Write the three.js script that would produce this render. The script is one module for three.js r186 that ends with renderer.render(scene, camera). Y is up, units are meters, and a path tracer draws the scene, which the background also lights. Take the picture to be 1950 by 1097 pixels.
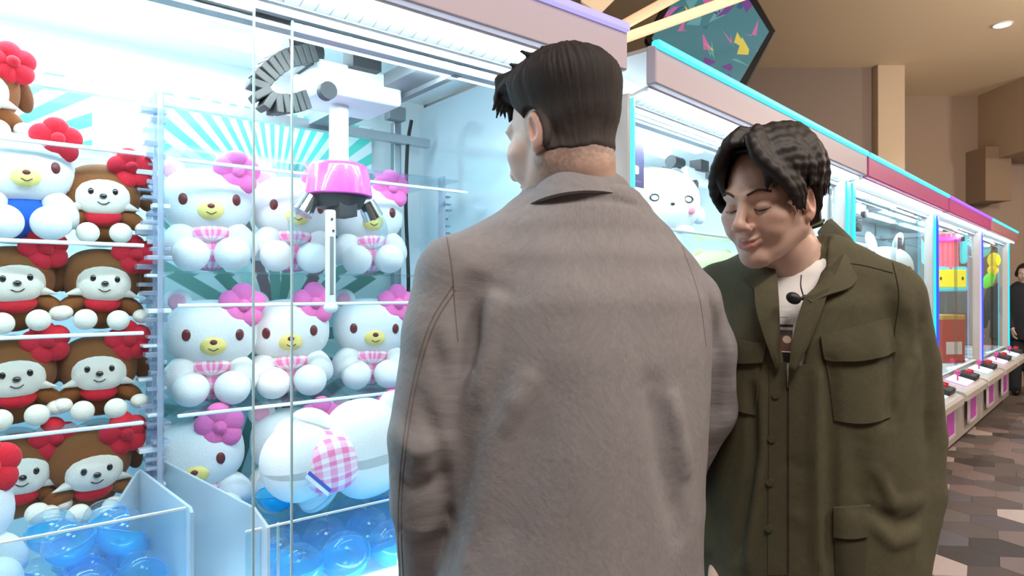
import * as THREE from 'three';
import { RoundedBoxGeometry } from 'three/addons/geometries/RoundedBoxGeometry.js';
import { mergeGeometries, mergeVertices } from 'three/addons/utils/BufferGeometryUtils.js';
import { RectAreaLightUniformsLib } from 'three/addons/lights/RectAreaLightUniformsLib.js';

// ---------------------------------------------------------------- camera, light levels, exposure
const F = 1250, EYE = 1.38;
const scene = new THREE.Scene();
scene.background = new THREE.Color(0x0b0a09);
const camera = new THREE.PerspectiveCamera(2 * Math.atan(548.5 / F) * 180 / Math.PI, 1950 / 1097, 0.05, 60);
camera.position.set(0, EYE, 0);
camera.lookAt(0, EYE + 0.0036, -1);
const renderer = new THREE.WebGLRenderer({ antialias: true });
renderer.toneMapping = THREE.LinearToneMapping;
renderer.toneMappingExposure = 1.0;
renderer.shadowMap.enabled = true;
RectAreaLightUniformsLib.init();
const LED = 36, ROOM = 22;                                   // radiance of the machines' lamps and of the room's panels
const COOL = 0xe6f7ff, WARM = 0xfff3ea;

// ---------------------------------------------------------------- helpers
function mulberry(a) { return () => { a = (a + 0x6d2b79f5) | 0; let t = Math.imul(a ^ (a >>> 15), 1 | a); t = (t + Math.imul(t ^ (t >>> 7), 61 | t)) ^ t; return ((t ^ (t >>> 14)) >>> 0) / 4294967296; }; }
const rnd = mulberry(7);
const V = (x, y, z) => new THREE.Vector3(x, y, z);
const names = {};
function numbered(n) { const k = (names[n] = (names[n] ?? -1) + 1); return k ? n + '_' + String(k).padStart(3, '0') : n; }
function thing(name, label, category, pos = [0, 0, 0], turn = 0, group) {
  const o = new THREE.Group(); o.name = numbered(name); o.position.set(...pos); o.rotation.y = turn;
  o.userData = { label, category }; if (group) o.userData.group = group; scene.add(o); return o;
}
function part(name, geo, mat, parent, pos, rot, scale) {
  const m = new THREE.Mesh(geo, mat); m.name = name; if (pos) m.position.set(...pos); if (rot) m.rotation.set(...rot); if (scale) m.scale.set(...scale);
  m.castShadow = m.receiveShadow = true; parent.add(m); return m;
}
function single(name, geo, mat, label, category, pos, rot, group) {
  const m = part(numbered(name), geo, mat, scene, pos, rot); m.userData = { label, category }; if (group) m.userData.group = group; return m;
}
function struct(name, geo, mat, pos, rot) { const m = part(name, geo, mat, scene, pos, rot); m.userData = { kind: 'structure' }; return m; }
const rb = (w, h, d, r = 0.004, s = 2) => new RoundedBoxGeometry(w, h, d, s, Math.min(r, w / 2.01, h / 2.01, d / 2.01));
const bx = (w, h, d, x = 0, y = 0, z = 0) => new THREE.BoxGeometry(w, h, d).translate(x, y, z);
function merge(list) { return mergeGeometries(list.map((g) => { const k = g.index ? g.toNonIndexed() : g; for (const a of Object.keys(k.attributes)) if (!['position', 'normal', 'uv'].includes(a)) k.deleteAttribute(a); return k; })); }
function tube(pts, r, seg = 24, rad = 8, closed = false) { return new THREE.TubeGeometry(new THREE.CatmullRomCurve3(pts.map((p) => (Array.isArray(p) ? V(...p) : p)), closed), seg, r, rad, closed); }
function rod(a, b, r, rad = 8) {
  const p = V(...a), q = V(...b), g = new THREE.CylinderGeometry(r, r, p.distanceTo(q), rad);
  g.applyQuaternion(new THREE.Quaternion().setFromUnitVectors(V(0, 1, 0), q.clone().sub(p).normalize())); const m = p.add(q).multiplyScalar(0.5); return g.translate(m.x, m.y, m.z);
}
function plate(pts, t, bevel = 0.001) {                        // extruded outline in the xy plane, thickness along z
  const s = new THREE.Shape(pts.map((p) => new THREE.Vector2(...p)));
  return new THREE.ExtrudeGeometry(s, { depth: t, bevelEnabled: bevel > 0, bevelSize: bevel, bevelThickness: bevel, bevelSegments: 1 }).translate(0, 0, -t / 2);
}
const sph = (rx, ry, rz, w = 24, h = 16) => new THREE.SphereGeometry(1, w, h).scale(rx, ry, rz);
// value noise
const perm = new Uint8Array(512); { const p = [...Array(256).keys()]; for (let i = 255; i; i--) { const j = (rnd() * (i + 1)) | 0; [p[i], p[j]] = [p[j], p[i]]; } for (let i = 0; i < 512; i++) perm[i] = p[i & 255]; }
function noise3(x, y, z) {
  const X = Math.floor(x), Y = Math.floor(y), Z = Math.floor(z); x -= X; y -= Y; z -= Z;
  const s = (t) => t * t * (3 - 2 * t), u = s(x), v = s(y), w = s(z), h = (i, j, k) => perm[(perm[(perm[(X + i) & 255] + Y + j) & 255] + Z + k) & 255] / 255;
  const l = (a, b, t) => a + (b - a) * t;
  return l(l(l(h(0, 0, 0), h(1, 0, 0), u), l(h(0, 1, 0), h(1, 1, 0), u), v), l(l(h(0, 0, 1), h(1, 0, 1), u), l(h(0, 1, 1), h(1, 1, 1), u), v), w) * 2 - 1;
}
function dataTex(n, f, srgb, rep) {
  const a = new Uint8Array(n * n * 4);
  for (let y = 0; y < n; y++) for (let x = 0; x < n; x++) { const c = f(x / n, y / n, x, y), i = (y * n + x) * 4; if (Array.isArray(c)) { a[i] = c[0]; a[i + 1] = c[1]; a[i + 2] = c[2]; } else a[i] = a[i + 1] = a[i + 2] = c; a[i + 3] = 255; }
  const t = new THREE.DataTexture(a, n, n); t.wrapS = t.wrapT = THREE.RepeatWrapping; t.magFilter = THREE.LinearFilter; t.minFilter = THREE.LinearMipmapLinearFilter; t.generateMipmaps = true;
  if (srgb) t.colorSpace = THREE.SRGBColorSpace; if (rep) t.repeat.set(...rep); t.needsUpdate = true; return t;
}
function canvasTex(w, h, draw) { const c = document.createElement('canvas'); c.width = w; c.height = h; draw(c.getContext('2d'), w, h); const t = new THREE.CanvasTexture(c); t.colorSpace = THREE.SRGBColorSpace; return t; }
const tile3 = (u, v, n, s) => { const a = u * 6.2832, b = v * 6.2832, r = n / 6.2832; return noise3(Math.cos(a) * r + 9 + s, Math.sin(a) * r + Math.cos(b) * r + 31, Math.sin(b) * r + 55 + s); };
const fuzz = dataTex(256, (u, v, x, y) => 128 + 60 * tile3(u, v, 40, 0) + 60 * (mulberry(x * 733 + y * 9176)() - 0.5));
const std = (color, roughness = 0.6, o = {}) => new THREE.MeshStandardMaterial({ color, roughness, ...o });
const phy = (color, roughness = 0.6, o = {}) => new THREE.MeshPhysicalMaterial({ color, roughness, ...o });
const plushM = (color) => phy(color, 0.95, { sheen: 0.5, sheenRoughness: 0.6, sheenColor: new THREE.Color(0xffffff), bumpMap: fuzz, bumpScale: 0.0015 });
const glow = (color, k, base = 0xffffff) => std(base, 0.5, { emissive: color, emissiveIntensity: k });
const M = {
  shell: phy(0xcdc7c3, 0.35, { clearcoat: 0.3 }), inner: phy(0xf0f5f6, 0.28, { clearcoat: 0.6, clearcoatRoughness: 0.1 }), mirrorWall: phy(0xe4eef4, 0.12, { metalness: 0.25 }),
  fascia: phy(0xc2b6c4, 0.5), pinkFascia: phy(0xc2538f, 0.45), pinkDoor: phy(0xdc52dc, 0.3), glass: phy(0xf4fbfd, 0.02, { transmission: 1, thickness: 0, specularIntensity: 0.7 }), clear: phy(0xeaf6fa, 0.05, { transmission: 0.96, thickness: 0 }),
  frost: phy(0xdde8ee, 0.55, { transmission: 0.6, thickness: 0 }), bar: phy(0xf2f6f8, 0.3), steel: std(0xb4babd, 0.32, { metalness: 0.85 }), chrome: std(0xd8dde0, 0.12, { metalness: 1 }), dark: std(0x33363a, 0.6), grey: std(0x84898c, 0.5), chain: std(0x494b4a, 0.6),
  white: phy(0xf1f4f5, 0.35, { clearcoat: 0.4 }), pinkShiny: phy(0xff5fd0, 0.25, { clearcoat: 0.8 }), kick: std(0x4b4543, 0.7), black: std(0x17171a, 0.5), led: glow(COOL, 4), softLed: glow(COOL, 1.6), cyanLed: glow(0x10dcff, 1.25, 0x1c5c70), paleCyanLed: glow(0x4ce8ff, 1.25, 0x3a6a78), lilacLed: glow(0xb9b0ff, 1.1, 0x5c5878), violetLed: glow(0xb068ff, 1.2, 0x4c3868), blueLed: glow(0x2a50ff, 1.2, 0x1a2a60),
  bed: phy(0xe9f3f6, 0.5),
};

// ---------------------------------------------------------------- the room
{
  const plaster = (c) => std(c, 0.9, { bumpMap: fuzz, bumpScale: 0.001 });
  const wallM = plaster(0xb09c8c), greyWall = plaster(0x9a8d85), colM = plaster(0xdccab2), ceilM = plaster(0xe8d6b6);
  struct('floor', bx(24, 0.2, 20, 3, -0.112, -4), std(0x6a605c, 0.8));
  struct('ceiling', bx(24, 0.2, 20, 3, 4.3, -4), ceilM);
  struct('wall_back', bx(24, 4.4, 0.2, 3, 2.1, -9.6), wallM);
  struct('wall_left', bx(0.2, 4.4, 20, -9, 2.1, -4), wallM);
  struct('wall_right', bx(0.2, 4.4, 20, 15, 2.1, -4), wallM);
  struct('wall_front', bx(24, 4.4, 0.2, 3, 2.1, 6), wallM);
  struct('wall_partition', bx(8, 4.2, 0.5, 0.63, 2.1, -8.55), greyWall);          // the darker wall behind the row of machines
  struct('trim_1', rb(0.34, 4.2, 0.62, 0.01).translate(4.74, 2.1, -8.5), colM);   // pale pilaster that ends it
  struct('trim_2', bx(3.2, 1.0, 0.9, 8.35, 3.72, -9.05), plaster(0xb9a48c));      // bulkhead under the ceiling
  struct('trim_3', bx(0.36, 0.75, 0.4, 6.75, 3.0, -9.3), plaster(0x9c8672));
  // hexagonal carpet tiles: the ones in view singly, the rest joined
  const s = 0.152, tones = [0x544b48, 0x605755, 0x5d5659, 0x6a6461, 0x7b6c69, 0x938280, 0xb9aaa5, 0x474140, 0x626067].map((c) => std(c, 0.85, { bumpMap: fuzz, bumpScale: 0.002 }));
  const hex = (k = 1) => new THREE.ExtrudeGeometry(new THREE.Shape([...Array(6)].map((_, i) => new THREE.Vector2(Math.cos(i * Math.PI / 3 - 0.1) * (s - 0.0015), Math.sin(i * Math.PI / 3 - 0.1) * (s - 0.0015)))), { depth: 0.008 * k, bevelEnabled: true, bevelSize: 0.001, bevelThickness: 0.002, bevelSegments: 1 }).rotateX(-Math.PI / 2).translate(0, -0.01, 0);
  const hexes = [hex(1), hex(1.08)], floor = scene.getObjectByName('floor'), rest = tones.map(() => []);
  const r = mulberry(41);
  let n = 0;
  for (let i = -14; i < 42; i++) for (let j = -18; j < 26; j++) {
    const a = i * 1.5 * s, b = (j + (i & 1) / 2) * Math.sqrt(3) * s, x = a * Math.cos(0.1) - b * Math.sin(0.1) * -1, z = -(b * Math.cos(0.1) - a * Math.sin(0.1)) - 2.6;
    const q = r(), t = q < 0.22 ? 0 : q < 0.4 ? 1 : q < 0.52 ? 2 : q < 0.62 ? 3 : q < 0.73 ? 4 : q < 0.79 ? 5 : q < 0.88 ? 6 : q < 0.95 ? 7 : 8, v = r() < 0.5 ? 0 : 1;
    if (x < -3 || x > 9 || z > 2 || z < -8) continue;
    const d = -z, px = 975 + x / d * F;
    if (d > 2.6 && px > 1640 && px < 2020 && n < 300) { part('floor_tile' + (n ? '_' + String(n).padStart(3, '0') : ''), hexes[v], tones[t], floor, [x, 0, z]); n++; } else rest[t].push(hexes[v].clone().translate(x, 0, z));
  }
  rest.forEach((l, t) => { if (l.length) { const m = part('carpet_tiles' + (t ? '_00' + t : ''), mergeGeometries(l), tones[t], floor); m.userData.kind = 'stuff'; } });
  // ceiling lamps of the room: panels with an area light each
  [[0.5, 0.75], [2.7, 0.6]].forEach(([x, z], i) => {
    const l = thing('ceiling_light', ['warm white ceiling light panel almost overhead, left of the two', 'warm white ceiling light panel almost overhead, right of the two'][i], 'ceiling light', [x, 4.2, z]);
    part('frame', merge([bx(1.24, 0.03, 0.02, 0, -0.01, 0.61), bx(1.24, 0.03, 0.02, 0, -0.01, -0.61), bx(0.02, 0.03, 1.2, 0.61, -0.01, 0), bx(0.02, 0.03, 1.2, -0.61, -0.01, 0)]), M.white, l);
    part('light_diffuser', bx(1.2, 0.01, 1.2, 0, -0.005, 0), glow(WARM, 1.2), l);
    const p = new THREE.RectAreaLight(WARM, ROOM, 1.2, 1.2); p.position.set(0, -0.03, 0); p.rotation.x = -Math.PI / 2; l.add(p);
  });
  [[4.6, -1.2], [5.4, -4.4], [8.2, -5.4]].forEach(([x, z], i) => {  // globes added out of view to brighten the ceiling and walls
    const l = thing('added_globe_lamp', ['added white globe fill lamp over the open aisle, nearest one', 'added white globe fill lamp halfway down the open aisle', 'added white globe fill lamp by the right wall near the far end'][i], 'pendant lamp', [x, 3.3, z]);
    part('lamp_globe', new THREE.SphereGeometry(0.16, 28, 18), glow(0xfff0e0, 1.5), l); part('cord', rod([0, 0.15, 0], [0, 0.88, 0], 0.006), M.black, l); part('canopy', new THREE.CylinderGeometry(0.06, 0.06, 0.03, 20).translate(0, 0.885, 0), M.white, l);
    const p = new THREE.PointLight(0xffeede, 11, 0, 2); p.castShadow = true; p.shadow.radius = 8; l.add(p);
  });
  const dl = thing('downlight', 'small round recessed downlight in the beige ceiling', 'downlight', [5.2, 4.2, -6.95]);
  part('trim_ring', new THREE.TorusGeometry(0.085, 0.012, 8, 24).rotateX(Math.PI / 2), M.white, dl); part('lamp', new THREE.CylinderGeometry(0.08, 0.08, 0.02, 24), glow(WARM, 3), dl);
  const pl = new THREE.SpotLight(WARM, 12, 8, 0.9, 0.6, 2); pl.position.set(0, -0.04, 0); pl.target.position.set(0, -4, 0); pl.castShadow = true; dl.add(pl, pl.target);
  // hanging hexagonal screen, its neon bars and the paper sign
  const art = canvasTex(512, 512, (c, w, h) => { c.fillStyle = '#4f8fa0'; c.fillRect(0, 0, w, h); const r2 = mulberry(5); for (let i = 0; i < 46; i++) { c.fillStyle = ['#c05aa0', '#7d4fa8', '#e9e06a', '#6fb7c4', '#3d6d9a', '#d87ac0'][(r2() * 6) | 0]; c.beginPath(); const x = r2() * w, y = r2() * h; for (let k = 0; k < 4; k++) c.lineTo(x + (r2() - 0.5) * 90, y + (r2() - 0.5) * 90); c.fill(); } });
  const hs = thing('hanging_screen', 'dark framed six sided screen with teal and pink artwork hanging over the machines', 'screen', [1.47, 3.27, -4.9], -0.15);
  const ring = [...Array(6)].map((_, i) => [Math.cos(i * Math.PI / 3) * 0.46, Math.sin(i * Math.PI / 3) * 0.5]);
  part('frame', plate(ring, 0.07, 0.01), M.black, hs);
  const fg = new THREE.CircleGeometry(0.42, 6); part('display', fg, std(0xffffff, 0.4, { map: art, emissive: 0xffffff, emissiveMap: art, emissiveIntensity: 0.35 }), hs, [0, 0, 0.05]);
  for (const u of [-0.3, 0.3]) part('rod' + (u > 0 ? '_001' : ''), rod([u * 0.6, 0.4, 0], [u * 0.6, 0.92, 0], 0.012), M.black, hs);
  for (let i = 0; i < 2; i++) single('neon_bar', rod([0.5 + i * 0.16, 2.9 + i * 0.01, -4], [1.3 + i * 0.5, 3.34 - i * 0.02, -4], 0.032), glow([0xff9a60, 0xffc48a][i], 1.1), ['slanting salmon neon bar above the cabinet roof', 'slanting pale orange neon bar above the cabinet roof, next to the screen'][i], 'neon bar');
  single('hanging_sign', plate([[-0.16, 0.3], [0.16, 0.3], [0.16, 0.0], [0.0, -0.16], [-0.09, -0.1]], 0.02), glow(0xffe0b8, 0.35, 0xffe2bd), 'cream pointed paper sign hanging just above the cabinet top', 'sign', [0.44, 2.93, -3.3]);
}

// ---------------------------------------------------------------- claw machines
// local axes of a machine: x along the row (0 to WID), z = 0 the fascia, -z into the cabinet
const WID = 2.1, DEEP = 1.06;
function gantry(m, o) {                                          // rails, carriage, cable chains and the claw unit: one part with pieces
  const g = new THREE.Group(); g.name = 'crane'; m.add(g);
  const [cx, cz] = o.at, top = 1.96;
  part('front_rail', merge([bx(o.x1 - o.x0, 0.028, 0.03, (o.x0 + o.x1) / 2, 1.93, -0.165), bx(o.x1 - o.x0, 0.008, 0.045, (o.x0 + o.x1) / 2, 1.948, -0.165)]), std(0xa4abb0, 0.5, { metalness: 0.3 }), g);
  part('rear_rail', bx(o.x1 - o.x0, 0.03, 0.03, (o.x0 + o.x1) / 2, 1.93, -0.93), M.steel, g);
  part('cross_beam', merge([bx(0.075, 0.035, 0.76, cx + 0.12, 1.945, -0.55), bx(0.02, 0.06, 0.76, cx + 0.165, 1.945, -0.55)]), M.grey, g);
  part('carriage', rb(0.24, 0.085, 0.2, 0.012).translate(cx + 0.02, 1.925, cz + 0.0), M.white, g);
  part('carriage_motor', merge([new THREE.CylinderGeometry(0.03, 0.03, 0.09, 14).rotateZ(1.57).translate(cx - 0.12, 1.985, cz + 0.05), bx(0.08, 0.05, 0.06, cx + 0.02, 1.98, cz + 0.1), bx(0.12, 0.02, 0.1, cx - 0.05, 1.965, cz + 0.02)]), M.dark, g);
  part('carriage_wheel', new THREE.CylinderGeometry(0.022, 0.022, 0.025, 16).rotateX(1.57).translate(cx - 0.09, 1.875, cz + 0.13), M.dark, g);
  // cable chains: links along a bent path
  const link = (path, n, w, h) => { const c = new THREE.CatmullRomCurve3(path.map((p) => V(...p))), l = []; for (let i = 0; i < n; i++) { const t = c.getPointAt((i + 0.5) / n), d = c.getTangentAt((i + 0.5) / n), b = rb(h, w, c.getLength() / n * 0.93, 0.003, 1); b.applyMatrix4(new THREE.Matrix4().lookAt(V(0, 0, 0), d, V(0, 1, 0.01))); l.push(b.translate(t.x, t.y, t.z)); } return merge(l); };
  part('cable_chain', link(o.chain, o.links ?? 26, 0.045, 0.05), M.chain, g).userData.label = 'grey cable drag chain looping from the carriage';
  if (o.chain2) part('cable_chain_001', link(o.chain2, 24, 0.035, 0.04), M.dark, g);
  part('mast', new THREE.CylinderGeometry(0.026, 0.026, 1.89 - o.y, 20).translate(cx, (1.89 + o.y) / 2, cz), M.white, g);
  return g;
}
function clawA(g, cx, y, cz) {                                    // pink covered claw with chrome joints and long clear arms
  const prof = [[0, 0.0], [0.098, 0.0], [0.1, 0.006], [0.088, 0.085], [0.082, 0.095], [0.07, 0.1], [0, 0.102]].map((p) => new THREE.Vector2(...p));
  part('claw_cover', new THREE.LatheGeometry(prof, 40).scale(0.92, 0.9, 0.8), M.pinkShiny, g, [cx, y, cz]);
  part('claw_base', merge([new THREE.CylinderGeometry(0.075, 0.06, 0.03, 24).translate(cx, y - 0.016, cz), bx(0.05, 0.035, 0.08, cx, y - 0.04, cz + 0.02)]), M.dark, g);
  for (const s of [-1, 1]) {
    part('claw_joint', new THREE.CylinderGeometry(0.024, 0.03, 0.05, 20).rotateZ(s * 0.5).translate(cx + s * 0.092, y - 0.03, cz), M.chrome, g);
    part('claw_arm', tube([[cx + s * 0.09, y - 0.03, cz], [cx + s * 0.125, y - 0.055, cz + 0.005], [cx + s * 0.13, y - 0.1, cz + 0.01], [cx + s * 0.1, y - 0.14, cz + 0.012]], 0.011, 20, 10), M.clear, g);
  }
  const arm = part('claw_arm', rb(0.026, 0.25, 0.016, 0.006).translate(cx - 0.05, y - 0.17, cz + 0.06), M.white, g);
  arm.name = 'claw_arm_002';
  part('arm_slot', rb(0.01, 0.15, 0.003, 0.001).translate(cx - 0.05, y - 0.19, cz + 0.0685), M.grey, g);
  [[0, -0.09], [0.004, -0.12]].forEach(([a, b], i) => part('arm_screw' + (i ? '_001' : ''), new THREE.CylinderGeometry(0.003, 0.003, 0.004, 10).rotateX(1.57).translate(cx - 0.05 + a, y + b + 0.02, cz + 0.069), M.dark, g));
  part('claw_tip', sph(0.019, 0.014, 0.014).translate(cx - 0.05, y - 0.3, cz + 0.063), M.white, g);
}
function machine(label, origin, turn, o) {
  const m = thing('claw_machine', label, 'claw machine', origin, turn, undefined);
  const W = WID, cab = o.cab ?? M.shell;
  part('base_cabinet', rb(W - 0.01, 0.56, DEEP - 0.1, 0.012).translate(W / 2, 0.36, -DEEP / 2 - 0.04), cab, m);
  part('plinth', bx(W - 0.06, 0.085, DEEP - 0.2, W / 2, 0.04, -DEEP / 2 - 0.05), M.kick, m);
  for (let i = 0; i < 2; i++) {                                    // one control desk and prize door to each bay
    const cx = W * (0.25 + 0.5 * i), d = new THREE.Group(); d.name = 'control_desk' + (i ? '_001' : ''); m.add(d);
    part('desk_top', plate([[-0.13, 0.66], [0.085, 0.6], [0.1, 0.585], [0.1, 0.545], [-0.02, 0.5], [-0.13, 0.5]], 0.94, 0.004).rotateY(-Math.PI / 2).translate(cx, 0, 0), M.shell, d);
    part('touch_panel', rb(0.36, 0.008, 0.15, 0.003).rotateX(0.27).translate(cx, 0.642, -0.02), o.desk?.[i] ?? M.paleCyanLed, d);
    part('button_box', rb(0.22, 0.05, 0.13, 0.012).rotateX(0.27).translate(cx + 0.34, 0.65, -0.01), M.dark, d);
    for (const u of [-0.05, 0.05]) part('push_button' + (u > 0 ? '_001' : ''), new THREE.CylinderGeometry(0.022, 0.024, 0.03, 18).rotateX(0.27).translate(cx + 0.34 + u, 0.684, -0.005), phy(0xe23a4c, 0.3), d);
    part('joystick', merge([new THREE.CylinderGeometry(0.006, 0.006, 0.06, 10).translate(cx - 0.1, 0.68, -0.02), sph(0.022, 0.022, 0.022).translate(cx - 0.1, 0.715, -0.02)]), phy(0xd94f9a, 0.3), d);
    const p = part('prize_door', rb(0.34, 0.27, 0.012, 0.01).translate(cx - 0.22, 0.345, -0.055), M.pinkDoor, m); p.name = 'prize_door' + (i ? '_001' : '');  // brighter pink of the door stands in for its backlight
    part('door_frame', merge([bx(0.38, 0.02, 0.02, cx - 0.22, 0.49, -0.055), bx(0.38, 0.02, 0.02, cx - 0.22, 0.2, -0.055), bx(0.02, 0.3, 0.02, cx - 0.4, 0.345, -0.055), bx(0.02, 0.3, 0.02, cx - 0.04, 0.345, -0.055)]), M.white, p);
  }
  part('play_bed', rb(W - 0.06, 0.05, DEEP - 0.14, 0.005).translate(W / 2, 0.665, -DEEP / 2 - 0.05), M.bed, m);
  part('glass_sill', rb(W - 0.04, 0.035, 0.05, 0.006).translate(W / 2, 0.665, -0.135), M.steel, m);
  if (o.back) part('back_wall', bx(W - 0.02, 1.46, 0.03, W / 2, 1.4, -DEEP - 0.0), o.back, m);
  for (const [i, x] of [[0, 0.015], [1, W - 0.015]]) part('side_wall' + (i ? '_001' : ''), bx(0.025, 1.4, DEEP - 0.2, x, 1.39, -DEEP / 2 - 0.09), o.side?.[i] ?? M.inner, m);
  part('cabinet_ceiling', bx(W - 0.02, 0.03, DEEP - 0.2, W / 2, 2.125, -DEEP / 2 - 0.11), M.inner, m);
  part('roof_cap', merge([rb(W - 0.005, 0.05, DEEP - 0.3, 0.01).translate(W / 2, 2.165, -DEEP / 2 - 0.16), bx(W - 0.01, 0.012, 0.2, W / 2, 2.084, -0.12), bx(W - 0.01, 0.06, 0.012, W / 2, 2.115, -0.225)]), cab, m);
  part('fascia', rb(W - 0.004, 0.115, 0.035, 0.006).translate(W / 2, 2.035, -0.018), o.fascia ?? M.fascia, m);
  part('fascia_led', rb(W - 0.004, 0.026, 0.03, 0.008).translate(W / 2, 2.092, -0.004), o.topLed ?? M.paleCyanLed, m);
  // slotted soffit between fascia and glass
  const so = new THREE.Group(); so.name = 'soffit'; m.add(so); const sl = [];
  part('soffit_panel', plate([[-0.03, 1.98], [-0.03, 1.972], [-0.14, 1.946], [-0.14, 1.954]], W - 0.02, 0).rotateY(-Math.PI / 2).translate(W / 2, 0, 0), M.inner, so);
  for (let i = 0; i < 62; i++) sl.push(bx(0.0028, 0.003, 0.05).rotateX(-0.23).translate(0.06 + i * (W - 0.12) / 61, 1.9585, -0.085));
  const slots = part('vent_slot', merge(sl), std(0xa9b1b6, 0.5), so); slots.userData.kind = 'stuff';
  part('glass_head_rail', merge([bx(W - 0.02, 0.022, 0.018, W / 2, 1.944, -0.135), bx(W - 0.02, 0.006, 0.03, W / 2, 1.953, -0.13)]), std(0xa4abb0, 0.5, { metalness: 0.3 }), m);
  const gp = o.panes ?? [[0.04, 1.09], [1.01, 2.06]];
  gp.forEach(([x0, x1], i) => { part('glass_pane' + (i ? '_00' + i : ''), bx(x1 - x0, 1.26, 0.001, (x0 + x1) / 2, 1.312, -0.125 - i * 0.012), M.glass, m); if (o.edges) part('glass_edge' + (i ? '_00' + i : ''), bx(0.0035, 1.26, 0.006, i ? x0 : x1, 1.312, -0.125 - i * 0.012), std(0xa9c4c8, 0.2), m); });
  // pillars with light strips
  for (const [i, x] of [[0, 0.035], [1, W - 0.035]]) {
    const p = part('pillar' + (i ? '_001' : ''), rb(o.slim && !i ? 0.024 : 0.06, 1.32, 0.06, 0.008).translate(o.slim && !i ? 0.012 : x, 1.31, -0.12), cab, m), s = o.pillarLed?.[i];
    if (s) part('light_strip', rb(o.slim && !i ? 0.014 : 0.05, 1.29, 0.012, 0.005).translate(o.slim && !i ? 0.012 : x, 1.31, -0.086), s, p);
  }
  if (o.mid) part('mid_pole', rb(0.04, 1.29, 0.03, 0.006).translate(W / 2, 1.31, -0.12), o.mid, m);
  // lamps: two ceiling strips, one behind the head rail, one along the sill; each a glowing bar with its area light
  const k = LED * (o.level ?? 1), lamp = (name, x0, x1, y, z, w, rx, f, mat) => {
    const L = part(name, rb(x1 - x0, 0.012, w, 0.004).rotateX(rx + Math.PI / 2).translate((x0 + x1) / 2, y, z), mat ?? M.led, m);
    const a = new THREE.RectAreaLight(o.tint ?? COOL, k * f, x1 - x0, w), n = V(0, 0, -1).applyEuler(new THREE.Euler(rx, 0, 0)).multiplyScalar(0.009);
    a.position.set((x0 + x1) / 2 + n.x, y + n.y, z + n.z); a.rotation.x = rx; m.add(a); return L;
  };
  lamp('ceiling_led', o.led?.[0] ?? 0.1, o.led?.[1] ?? 1.9, 2.1, -0.64, 0.05, -Math.PI / 2, 1);
  lamp('ceiling_led_001', o.led?.[0] ?? 0.1, o.led?.[1] ?? 1.9, 2.1, -0.82, 0.05, -Math.PI / 2, 1);
  lamp('head_led', 0.08, W - 0.08, 1.925, -0.195, 0.025, -0.75, o.head ?? 1, M.softLed);
  lamp('soffit_led', 0.03, W - 0.03, 1.961, -0.037, 0.01, 0.04, o.soffit ?? 2);
  if (o.sill) lamp('sill_led', 0.08, W - 0.08, 0.71, -0.165, 0.02, 0.25, o.sill);
  return m;
}
const rowDir = (deg) => { const a = deg * Math.PI / 180; return [Math.sin(a), -Math.cos(a), Math.PI / 2 - a]; };
const [ax, az, turnA] = rowDir(51), [bx_, bz_, turnB] = rowDir(43.2);
const JOINT = [0.317, -1.783];
const originA = [JOINT[0] - ax * WID, 0, JOINT[1] - az * WID];
const mA = machine('nearest claw machine, lit white inside, with shelves of plush toys behind sliding glass', originA, turnA, {
  back: M.inner, side: [M.inner, M.mirrorWall], edges: true, panes: [[0.06, 1.145], [1.225, 2.04]], led: [0.08, 1.46], sill: 0.4, level: 1.5, pillarLed: [null, M.paleCyanLed], topLed: M.lilacLed,
});
const toA = new THREE.Matrix4().makeRotationY(turnA).setPosition(...originA);
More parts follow.
